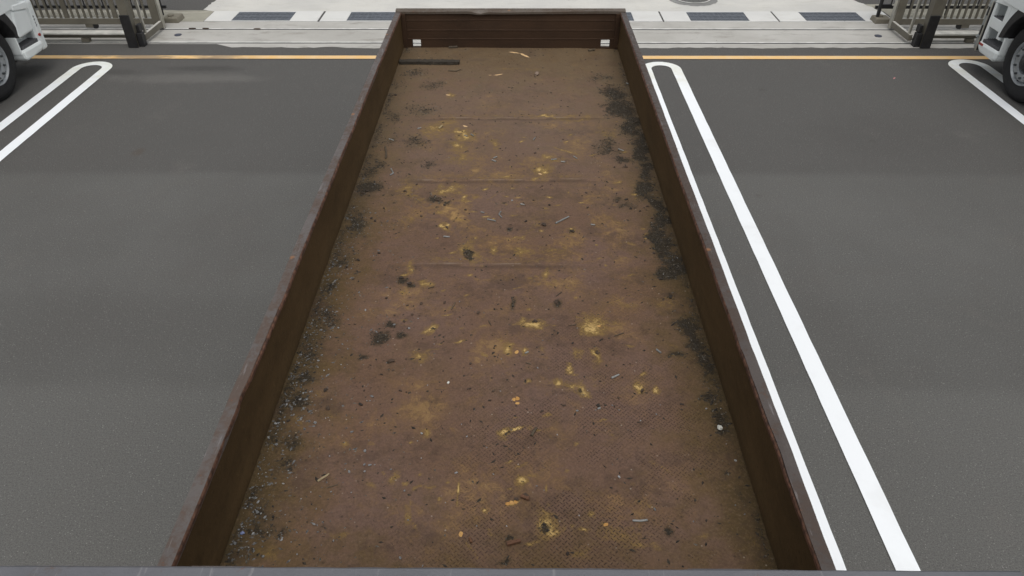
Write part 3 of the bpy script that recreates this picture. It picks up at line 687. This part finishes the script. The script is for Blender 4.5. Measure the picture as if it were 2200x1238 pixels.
    if two_steps:
        b = MB(); bx(b, -.006, .02, yb+.055, yb+.066, .32, 1.0); b.build('groove', BLACKPL, bp)
        b = MB(); bx(b, -.012, .02, yb+.072, yb+.098, .30, 1.02); b.build('trim', BRONZE_L, bp, .006)
        for z0, z1 in ((.52, .66), (.80, .92)):
            b = MB(); bx(b, -.006, .02, yb+.12, yb+.15, z0, z1); b.build('slot', BLACK, bp, .004)
        b = MB(); b.cyl((P(-.03), yb+.145, .50), (P(.02), yb+.145, .50), .018, 14); b.build('bolt', RIM, bp)
    else:
        # small upright lettering on the corner, too small to read
        b = MB()
        for zc, k_ in ((.79, 0), (.745, 1), (.70, 2), (.66, 3)):
            bx(b, -.004, .01, yb+.09, yb+.10, zc-.014, zc+.014)
            if k_ != 2: bx(b, -.004, .01, yb+.10, yb+.118, zc+.004*(k_-1), zc+.004*(k_-1)+.008)
        b.build('lettering', INK, bp)
    b = MB(); bx(b, .5, 1.9, 11.15, 11.17, 1.05, 1.3); b.build('grille', BLACKPL, cab, .01)
    for d in (.25, 2.2):
        b = MB(); bx(b, d-.15, d+.15, 11.15, 11.17, .62, .82); b.build('headlight', GLASS, bp, .02)
    # chassis, plain low steel load body, wheels
    b = MB(); bx(b, .75, .85, 4.2, 10.9, .75, 1.0); bx(b, 1.6, 1.7, 4.2, 10.9, .75, 1.0); b.build('chassis', FRAME, t)
    b = MB(); bx(b, .0, 2.45, 4.0, 8.6, 1.15, 1.25); b.build('load_deck', TGREY, t, .01)
    def wheel(d, y_, s_, RR=.5, fine=False):
        c = (P(d), y_, RR)
        b = MB().lathe([(s_*.20, .28), (s_*.22, RR-.06), (s_*.19, RR-.004), (s_*.16, RR), (-s_*-.04, RR), (s_*.035, RR-.012), (s_*.012, RR-.03), (-s_*.002, RR-.07), (-s_*.004, RR-.12), (s_*.004, .325), (s_*.012, .298), (s_*.03, .29)], c, 64)
        wh = b.build('wheel', RUBBER, t, smooth=True)
        for g in (.075, .12, .165): MB().lathe([(s_*(g-.005), RR+.0015), (s_*(g+.005), RR+.0015)], c, 64).build('tread_groove', GROOVE, wh)
        # rim: bead lip, deep well, flat bolt ring, dark centre bore with hub
        b = MB().lathe([(s_*.018, .302), (s_*.0, .296), (-s_*.004, .287), (s_*.004, .278), (s_*.045, .270), (s_*.052, .262), (s_*.05, .255), (s_*.018, .243), (s_*.010, .235), (s_*.010, .158), (s_*.016, .148), (s_*.06, .142)], c, 64)
        rm_ = b.build('rim', RIM, wh, smooth=True)
        b = MB().lathe([(s_*.062, .146), (s_*.05, .13), (s_*.035, .10), (-s_*.0, .092), (-s_*.022, .086), (-s_*.03, .07), (-s_*.032, .0)], c, 40)
        hb_ = b.build('hub', HUB, wh, smooth=True)
        if not fine: return
        b = MB(); b.cyl((s_*.012, 0, 0), (-s_*.012, 0, 0), .0165, 6); b.cyl((-s_*.018, 0, 0), (-s_*.023, 0, 0), .010, 8)
        n0 = b.build('nut', NUT, wh)
        v0 = MB().cyl((s_*.044, 0, 0), (s_*.028, 0, 0), .012, 8).build('vent_hole', BLACK, wh)
        m0 = MB().cyl((s_*.05, 0, 0), (s_*.03, 0, 0), .008, 6).build('hub_bolt', NUT, wh)
        for src, cnt, rad, ph in ((n0, 10, .197, .3), (v0, 10, .258, .8), (m0, 8, .112, .0)):
            for i in range(cnt):
                o = src if i == 0 else src.copy()
                if i: COL.objects.link(o); o.parent = wh; o.matrix_parent_inverse = Matrix.Identity(4)
                a = 2*math.pi*(i+ph)/cnt; o.location = (c[0], y_+rad*math.cos(a), RR+rad*math.sin(a)); o.matrix_parent_inverse = src.matrix_parent_inverse
        b = MB(); q_ = [(c[0]-s_*.034, y_+r_*math.cos(R(a)), RR+r_*math.sin(R(a))) for a, r_ in ((90, .036), (130, .008), (210, .036), (250, .008), (330, .036), (10, .008))]
        b.poly(q_); b.build('hub_mark', NUT, wh)
    wheel(.05, cy, sx, cz, True); wheel(2.41, cy, -sx, cz)
    for y_ in (5.2, 6.5): wheel(.06, y_, sx, cz); wheel(2.40, y_, -sx, cz)
    return t
truck(-1, -7.05, 9.85, .50, 'white truck at left edge of yard with one open step ahead of its front wheel', False)
truck(1, 6.93, 9.87, .51, 'white truck at right edge of yard with two open steps ahead of its front wheel', True)

# ------------------------------------------------------------------ gates and fences
def gate(s, xe, xp, side):
    # s: direction in which the leaf runs; xe: its free end; xp: guide post
    t = thing('sliding_gate', (xe+s*2.5, 12.87, 0), 'bronze barred sliding gate leaf %s, its bottom rail on small rollers' % side, 'gate', 'sliding gates of the yard')
    L = 7.0; yg = 12.87
    def bx(b, a0, a1, y0, y1, z0, z1): b.box(min(xe+s*a0, xe+s*a1), max(xe+s*a0, xe+s*a1), y0, y1, z0, z1)
    b = MB(); bx(b, .17, L, yg-.035, yg+.035, .085, .185); b.build('bottom_rail', BRONZE, t, .004)
    b = MB(); bx(b, .17, L, yg-.033, yg+.033, .185, .188); b.build('rail_lit_top', BRONZE_L, t)  # thin pale strip added to stand in for light on the rail's top
    b = MB(); bx(b, .17, L, yg-.035, yg+.035, 1.75, 1.83); b.build('top_rail', BRONZE, t, .004)
    b = MB(); bx(b, .17, L, yg-.02, yg+.02, .62, .66); b.build('middle_rail', BRONZE, t, .003)
    b = MB(); bx(b, .03, .17, yg-.045, yg+.045, .03, 1.86); b.build('end_post', BRONZE, t, .005)
    b = MB(); bx(b, .0, .028, yg-.05, yg+.05, .02, 1.86); b.build('edge_profile', BRONZE_L, t, .004)
    nb = 62; i = 0
    for k_ in range(nb):
        a = .28+.105*k_
        if a > L-.05: break
        wdt = .038 if k_ % 8 == 5 else .014
        b = MB(); bx(b, a-wdt, a+wdt, yg-.016, yg+.016, .185, 1.75); b.build('bar', BRONZE, t)
    for a in (1.2, 3.6, 6.1):
        b = MB(); b.cyl((xe+s*a, yg-.02, .05), (xe+s*a, yg+.02, .05), .045, 20); b.build('roller', BLACK, t)
        b = MB(); bx(b, a+.03, a+.16, yg-.03, yg+.03, .03, .085); b.build('roller_bracket', BRONZE, t, .003)
    # guide foot running toward the yard, with its upright
    b = MB(); bx(b, -.005, .05, 12.10, yg-.056, .06, .155); ft = b.build('guide_foot', BRONZE, t, .005)
    b = MB(); bx(b, .002, .043, 12.11, yg-.062, .155, .158); b.build('foot_lit_top', LIT_TOP, t)  # pale strip added in place of sky shine on the foot's top
    b = MB(); bx(b, .0, .038, 12.15, 12.19, .15, 1.83); b.build('upright', BRONZE_L, t, .003)
    b = MB(); bx(b, .055, .20, 12.11, 12.17, .07, .10); b.build('foot_plate', BRONZE_L, t)
    # fixed low guide bar on blocks
    g = thing('guide_bar', (xe+s*3, 12.2, 0), 'low pale aluminium guide bar on short blocks under the %s' % ('left gate' if s < 0 else 'right gate'), 'guide bar')
    b = MB(); bx(b, .18, L, 12.125, 12.27, .138, .165); b.build('bar_top', LIT_TOP, g, .004)  # top face coloured bright to stand in for its sky shine
    b = MB(); bx(b, .18, L, 12.175, 12.24, .075, .134); b.build('bar_web', BRONZE, g)
    for a in (1.05, 3.1, 5.2):
        b = MB(); bx(b, a-.065, a+.065, 12.15, 12.235, .002, .075); b.build('block', BRONZE, g, .01)
    # guide post with a black rubber sleeve
    p = thing('gate_post', (xp, 11.98, 0), 'square bronze gate post with black rubber sleeve on its foot, %s' % ('left of trailer' if s < 0 else 'right of trailer'), 'post', 'gate posts beside the yellow line')
    MB().box(xp-.068, xp+.068, 11.935, 12.07, .0, 2.0).build('post', BRONZE, p, .004)
    b = MB(); b.box(xp-.078+(.0 if s < 0 else .0), xp+.078, 11.905, 11.934, .004, .52); b.box(min(xp+s*.07, xp+s*.085), max(xp+s*.07, xp+s*.085), 11.934, 12.0, .004, .52)
    b.build('sleeve', BLACK, p, .004)
    MB().box(min(xp-s*.072, xp-s*.165), max(xp-s*.072, xp-s*.165), 11.96, 12.08, .0, .22).build('bracket', BLACK, p, .01)
    MB().box(min(xp-s*.09, xp-s*.14), max(xp-s*.09, xp-s*.14), 12.0, 12.12, .22, .34).build('roller_arm', BLACK, p, .008)
    MB().cyl((xp+s*.01, 11.933, .90), (xp+s*.01, 11.926, .90), .016, 14).build('cap', BRONZE_L, p)
gate(-1, -6.045, -6.20, 'left of the trailer'); gate(1, 6.475, 6.69, 'right of the trailer')
def fence(s, xs_, xblock, label):
    t = thing('barrier_fence', (xs_+s*3, 13.5, 0), label, 'fence', 'black fences behind the gates')
    for z_ in (.20, 1.55): MB().box(min(xs_, xs_+s*6.5), max(xs_, xs_+s*6.5), 13.44, 13.475, z_-.025, z_+.025).build('rail', BLACK, t, .003)
    for i in range(38):
        x_ = xs_+s*(.10+.17*i); big = i % 7 == 0
        MB().cyl((x_, 13.457, .06 if big else .22), (x_-s*.02, 13.457, 1.6), .024 if big else .011, 10).build('bar', BLACK, t)
    f = thing('concrete_block', (xblock, 13.29, 0), 'weathered concrete foot block of the black fence %s' % ('behind left gate' if s < 0 else 'beside right gate'), 'concrete block')
    MB().prism([(xblock-.15, .0), (xblock+.15, .0), (xblock+.125, .085), (xblock-.125, .085)], 'y', 13.17 if s < 0 else 13.15, 13.47 if s < 0 else 13.40).build('block', BLOCK, f, .012)
    MB().cyl((xblock-.02, 13.3, .085), (xblock-.02, 13.3, .11), .05, 14).build('socket', BLOCK, f)
fence(-1, -6.20, -6.07, 'black barrier fence of thin bars behind the left gate')
fence(1, 6.42, 6.50, 'black barrier fence of thin bars behind the right gate')
pp = thing('fence_pole', (6.42, 13.29, 0), 'black round pole standing in the concrete block beside right gate', 'pole')
MB().cyl((6.43, 13.29, .08), (6.43, 13.29, 1.9), .03, 16).build('tube', BLACK, pp, smooth=True)
MB().box(6.40, 6.62, 13.27, 13.31, .24, .30).build('clamp', BLACK, pp, .005)
# small dark leaf clumps lying on the gate track, a cover plate by the left gate
for (px, py) in ((413, 62), (442, 62), (553, 63)):
    c = at(px, py, .01); b = MB(); rq = random.Random(px)
    pts = [(c[0]+rq.uniform(.05, .07)*math.cos(t), c[1]+rq.uniform(.015, .03)*math.sin(t)) for t in [2*math.pi*i/9 for i in range(9)]]
    b.prism(pts, 'z', .010, .022)
    tag(b.build('leaf_clump', CLOD, org=(c[0], c[1], 0)), 'small dark leaf clump lying on the far gate track left of trailer', 'leaves', 'leaf clumps on the gate track')
for c, lab in (((-6.0+.30, 12.53), 'small round dark floor cap in concrete beside left gate'), ((6.16, 12.50), 'small round dark floor cap in concrete beside right gate')):
    b = MB(); b.prism([(c[0]+.06*math.cos(t), c[1]+.06*math.sin(t)) for t in [2*math.pi*i/20 for i in range(20)]], 'z', .003, .014)
    tag(b.build('floor_cap', simple('dark_cap', (.05, .055, .075), .5), org=(c[0], c[1], 0)), lab, 'floor cap')

# ------------------------------------------------------------------ things lying in the trailer
def put(o, x, y, dz=0., rz=0.): o.location = (x, y, floor_z(x, y)+dz); o.rotation_euler.z = rz
c0, c1 = at(857, 141), at(987, 141)
b = MB(); L = c1[0]-c0[0]; n = 24; rows = []
for i in range(n+1):
    x_ = -L/2+L*i/n; q = [rl.uniform(-.003, .003) for _ in range(4)]; taper = 1-.12*(abs(i-n/2)/(n/2))**6
    rows.append([b.b.verts.new(p) for p in ((x_, -.036*taper+q[0]*1.6, .0), (x_, -.034*taper+q[1]*1.6, .028+q[2]), (x_, .034*taper+q[3]*2, .030+q[1]), (x_, .036*taper, .0))])
for A, B in zip(rows, rows[1:]):
    for j in range(4): b.b.faces.new([A[j], B[j], B[(j+1)%4], A[(j+1)%4]])
b.b.faces.new(rows[0]); b.b.faces.new(rows[-1][::-1])
pl = b.build('wood_plank', WOOD); tag(pl, 'dark weathered wooden plank lying near the tailgate', 'plank'); put(pl, (c0[0]+c1[0])/2, c0[1]+.045, .003, R(-.6))
def rock_mesh(name, mat, seed, sq=(1, 1, .7), jag=.3, sub=1):
    rq = random.Random(seed); bm = bmesh.new(); bmesh.ops.create_icosphere(bm, subdivisions=sub, radius=1)
    for v in bm.verts:
        k_ = 1+rq.uniform(-jag, jag); v.co = Vector((v.co.x*sq[0]*k_, v.co.y*sq[1]*k_, v.co.z*sq[2]*k_))
    for f in bm.faces: f.smooth = False
    me_ = bpy.data.meshes.new(name); bm.to_mesh(me_); bm.free(); me_.materials.append(mat); return me_
def lay(name, me_, x, y, size, label, cat, group=None, rz=None, sink=.35, sy=1.):
    o = bpy.data.objects.new(name, me_); COL.objects.link(o); tag(o, label, cat, group)
    o.scale = (size, size*sy, size); put(o, x, y, size*sink, random.uniform(0, 6.28) if rz is None else rz); return o
wst = [rock_mesh('stone', WSTONE, 1, (1, .8, .75), .15, 2)]
p = at(1546, 922); lay('white_stone', wst[0], p[0], p[1], .016, 'white pebble near the right side of the trailer floor, larger than the rest', 'pebble')
p = at(963, 823); lay('white_stone', wst[0], p[0], p[1], .0085, 'tiny bright white stone alone in the middle of the trailer floor', 'pebble')
p = at(1153, 161); lay('stone', rock_mesh('stone', m_rnd('tan_stone', (.22, .16, .12), (.2, .15, .12)), 5, (1, .7, .6), .2, 2), p[0], p[1], .03, 'rounded tan stone in the rear part of the trailer floor', 'stone')
p = at(521, 1147); lay('blue_chip', rock_mesh('chip', m_rnd('blue_plastic', (.20, .24, .42), (.2, .24, .42)), 6, (1, .8, .5), .2), p[0], p[1], .011, 'blue-grey chip against the left side of the trailer floor', 'chip')
# grey gravel chips
chips = [rock_mesh('gravel_chip', CHIP, 30+i, (1, random.uniform(.6, .9), .6), .28) for i in range(5)]
cp = [(898,683),(847,697),(868,653),(693,635),(727,705),(735,652),(600,862),(616,870),(622,938),(645,860),(690,710),(710,725),(733,785),(795,862),(788,862),(700,900),(678,910),(640,905),(665,905),(906,932),(784,970),(805,1000),(1003,938),(1060,1018),(980,1016),(795,1001),
 (647,1073),(680,1095),(692,1098),(675,1128),(682,1130),(605,1162),(626,1166),(717,1163),(860,1200),(908,1216),(1020,880),(877,1118),(520,1133),(485,1170),(545,1180),(560,1093),(552,1100),(573,1117),(544,1148),(575,1145),(606,1150),(742,1010),(1075,840),(1240,705),(957,1080),(905,985),
 (1280,880),(1410,890),(1330,1025),(1490,1120),(1560,955),(1517,880),(1548,880),(1570,875),(1580,990),(1330,880),(990,560),(1100,430),(840,1010),(755,1060),(783,1000),(1445,560),(1455,556),(1425,590),(1400,480),(1580,1085),(1600,1105)]
rg = random.Random(99)
for i in range(95):
    f = rg.random(); py = 640+560*f**.8
    xl_ = 470+(1215-py)*.356
    cp.append((xl_+rg.expovariate(1/55.)+2, py))
for i in range(24):
    py = rg.uniform(640, 1190); cp.append((rg.uniform(760, 1450), py))
for px, py in cp:
    p = at(px, py)
    if abs(p[0]) > W-.02: continue
    lay('gravel_chip', rg.choice(chips), p[0], p[1], rg.choice((.0038, .0045, .005, .0065, .0085)), 'small pale grey gravel chip lying loose on the rusty trailer floor', 'gravel chip', 'grey gravel chips scattered on the trailer floor')
# dark clods
clods = [rock_mesh('dirt_clod', CLOD, 60+i, (1, random.uniform(.6, .95), .5), .35) for i in range(5)]
cl = [(1130,475,1.2),(1169,484,1.6),(1094,492,1.1),(862,598,1.6),(880,610,1.2),(1230,498,1.2),(1262,447,1),(1300,190,.8),(1358,204,1.4),(850,205,1.4),(806,475,1.2),(798,470,1),(870,410,1.3),(895,395,.9),(905,465,1),(960,489,1.2),(825,448,1),(1000,450,1),(1180,440,.9),(1260,415,.8),
 (840,776,1.5),(905,652,1.2),(955,650,1.1),(1027,673,1.1),(1195,650,1.7),(1150,691,1.4),(1283,758,1.1),(1380,838,1),(1130,1067,1.5),(1110,1072,1),(1220,1190,.9),(1400,470,1),(1420,600,1.1),(1440,640,1.3),(1345,430,1.3),(1325,435,1.1),(1355,450,1),(1375,455,.9),(1390,445,1),(815,545,1),(770,560,1.1),(745,575,1),(830,640,1),(868,690,.9),(885,675,1),(700,840,1.2),(620,905,1),(705,880,1.3),(820,805,.8),(1060,840,.8),(775,870,1.),(1285,870,1.1),(1465,870,.9),
 (1000,545,1.3),(1003,555,1.2),(940,430,1.3),(955,440,1.1),(790,410,1.4),(780,415,1.3),(1190,175,.7),(1100,190,.8),(990,250,.8),(1245,250,.8),(1360,285,1.1),(1350,310,1),(1330,350,1.2),(1345,360,1.1),(1320,360,1),(1150,330,1),(1210,300,.8),(1075,320,.8),(1420,545,1),(1405,545,1.1)]
for i in range(110):
    cl.append((rg.uniform(760, 1430), rg.uniform(150, 900), rg.uniform(.35, .8)))
for px, py, k_ in cl:
    p = at(px, py)
    if abs(p[0]) > W-.03: continue
    lay('dirt_clod', rg.choice(clods), p[0], p[1], .0125*k_, 'small dark brown clod of dirt lying on the rusty trailer floor', 'dirt clod', 'dark dirt clods scattered on the trailer floor', sink=.25)
# bent grey strips and twigs
def stick(name, mat, pts, r, label, cat, group=None, rad2=None):
    P3 = [at(*q) for q in pts]; m0 = P3[len(P3)//2]
    b = MB(); prev = None
    for i in range(len(P3)-1):
        a = Vector((P3[i][0]-m0[0], P3[i][1]-m0[1], r*.8)); c = Vector((P3[i+1][0]-m0[0], P3[i+1][1]-m0[1], r*.9))
        b.cyl(a, c, r*rg.uniform(.85, 1.1), 7, r*rg.uniform(.7, 1.))
    o = b.build(name, mat); tag(o, label, cat, group); o.location = (m0[0], m0[1], floor_z(m0[0], m0[1])); return o
G = 'thin bent grey metal strips on the trailer floor'; GL = 'thin bent grey metal strip lying loose on the rusty trailer floor'
for q in ([(1043,455),(1037,464),(1079-1000+995,0)][:2]+[(1078-40,466)], ):
    pass
for q in ([(1076,454),(1072,460),(1078,467)], [(1047,471),(1060,473),(1065,475)], [(1118,438),(1127,440)], [(1033,455),(1040,457)], [(953,509),(966,510)], [(1269,484),(1278,485)], [(897,277),(905,275)], [(998,291),(1004,293)], [(1012,289),(1018,293)], [(1057,345),(1066,348)], [(1060,341),(1068,338)], [(1146,302),(1150,297)],
          [(1232,337),(1240,342)], [(1205,349),(1214,350)], [(1184,345),(1196,344)], [(840,362),(845,372),(838,376)], [(1135,757),(1098+30,760)], [(1314,812),(1330,805)], [(1410,752),(1420,760)], [(1284,878),(1290,876)], [(836,300),(846,303)], [(1328,322),(1340,326)], [(1345,180),(1360,185)]):
    stick('metal_strip', TWIG, q, .0055, GL, 'metal strip', G)
stick('metal_strip', TWIG, [(1194,481),(1206,475),(1222,467)], .007, 'longest grey metal strip in the middle of the trailer floor, lying aslant', 'metal strip')
stick('metal_pin', TWIG, [(1359,1119),(1376,1120),(1391,1118)], .0055, 'grey corroded pin lying alone near the right front of the trailer floor', 'pin')
stick('bolt', TWIGD, [(828,318),(830,333),(829,342)], .008, 'upright-looking rusty bolt near the left side, ahead of the second plate seam', 'bolt')
for q, lab in (([(683,1036),(697,1027),(708,1020)], 'pale straw-coloured stick near the left front corner of the trailer floor'), ([(702,1050),(726,1043)], 'thin dark twig just in front of the pale stick')):
    stick('stick', STRAW if 'pale straw' in lab else TWIGD, q, .0055 if 'pale straw' in lab else .0028, lab, 'stick')
stick('stick', TWIGD, [(1142,937),(1147,928),(1153,920)], .008, 'dark stick beside the orange streak in the front half of the trailer floor', 'stick')
stick('bark_piece', BROWNP, [(1089,1170),(1105,1166),(1118,1163)], .011, 'reddish brown bark piece beside the headboard, front middle of the trailer floor', 'bark')
stick('bark_piece', BROWNP, [(1120,1066),(1130,1071),(1137,1072)], .010, 'small dark bark curl next to the bright orange flake', 'bark')
stick('bark_piece', BROWNP, [(1009,1156),(1013,1166)], .006, 'thin rusty brown bark sliver near the front middle of the trailer floor', 'bark')
stick('stick', STRAW, [(943,277),(950,271)], .010, 'short yellow stick end behind the second plate seam', 'stick')
stick('stick', TWIGD, [(964,105),(983,104)], .012, 'dark splinter lying against the foot of the tailgate, left half', 'stick')
stick('stick', TWIGD, [(1264,110),(1278,108)], .012, 'dark splinter lying against the foot of the tailgate, right half', 'stick')
stick('stick', TWIGD, [(963,154),(980,155),(990,151)], .007, 'curled dark bark strip just in front of the plank end', 'stick')
for q in ([(1195,637),(1207,628)], [(970,665),(978,650)], [(1050,690),(1055,700)], [(1340,715),(1320,722)], [(920,620),(933,616)], [(1505,575),(1490,580)], [(1300,180),(1320,185)], [(1225,700),(1238,698)], [(1130,780),(1140,783)], [(760,590),(775,585)], [(1100,640),(1104,660)], [(1345,182),(1362,190)], [(1310,250),(1330,252)], [(1355,268),(1370,262)]):
    stick('twig', TWIGD, q, .0035, 'thin dark twig lying on the rusty trailer floor', 'twig', 'dark twigs on the trailer floor')
flake = [rock_mesh('rust_flake', RCHIP, 90+i, (1, .7, .12), .25) for i in range(3)]
for px, py, k_ in ((1104,858,.014),(1112,856,.016),(1111,866,.013),(1110,757,.016),(1100,1079,.013),(1092,1081,.014),(1108,1076,.013),(1287,700,.012),(990,1147,.014),(1302,1127,.012)):
    p = at(px, py); lay('rust_flake', rg.choice(flake), p[0], p[1], k_, 'bright orange rust flake lying on the brown trailer floor', 'rust flake', 'orange rust flakes on the trailer floor', sink=.1)
p = at(1921, 169, 0); o = lay('pink_scrap', rock_mesh('scrap', PINK, 3, (1, .35, .1), .15), p[0], p[1], .04, 'small pink scrap lying on the asphalt right of the trailer', 'scrap', rz=R(50)); o.location.z = .006

# loose grit: uncountable
def grit(name, mat, n, wt, smin, smax, thr):
    rng = np.random.default_rng(5); prob = (wt/wt.sum()).ravel(); idx = rng.choice(NX*NY, n, p=prob)
    px = X.ravel()[idx]+rng.uniform(-.006, .006, n); py = Y.ravel()[idx]+rng.uniform(-.006, .006, n); pz = Z.ravel()[idx]
    s_ = smin+(smax-smin)*rng.random(n)**2.5
    th = rng.uniform(0, 6.28, n); V = []; Fc = []
    for i in range(n):
        k = len(V); st_ = 1+rng.random()*1.6
        for a, r_ in ((0, st_), (1.7, 1), (3.3, st_), (4.9, .9)):
            V.append((px[i]+s_[i]*r_*math.cos(th[i]+a), py[i]+s_[i]*r_*math.sin(th[i]+a), pz[i]-.0005))
        V.append((px[i], py[i], pz[i]+s_[i]*.8))
        Fc += [(k, k+1, k+4), (k+1, k+2, k+4), (k+2, k+3, k+4), (k+3, k, k+4)]
    m_ = bpy.data.meshes.new(name); m_.from_pydata(V, [], Fc); m_.materials.append(mat)
    o = bpy.data.objects.new(name, m_); COL.objects.link(o); o['kind'] = 'stuff'; o['label'] = 'loose grit and dirt lying in drifts on the trailer floor'; o['category'] = 'grit'
    return o
inside = (np.abs(X) < W-.015) & (Y > 1.) & (Y < YT-.02)
grit('dirt_grit', GRITD, 5200, (dirt**1.3*inside+.022*inside), .0028, .009, 0)
lw = np.clip((-X-.45)/.6, 0, 1)*np.clip((6.5-Y)/4, .15, 1)
grit('pale_grit', GRIT, 3600, ((dirt*1.2+lw*.55+.03)*inside), .0022, .006, 0)
grit('stone_grit', simple('stone_grit', (.105, .105, .103), .8, 0, .6, 90), 620, (np.exp(-(X+W-.02)/.09)*np.clip((5.4-Y)/1.5, 0, 1)+np.clip((-X-.55)/.5, 0, 1)*np.clip((4.6-Y)/2, 0, 1)*(.12+dirt*.7))*inside, .003, .0085, 0)
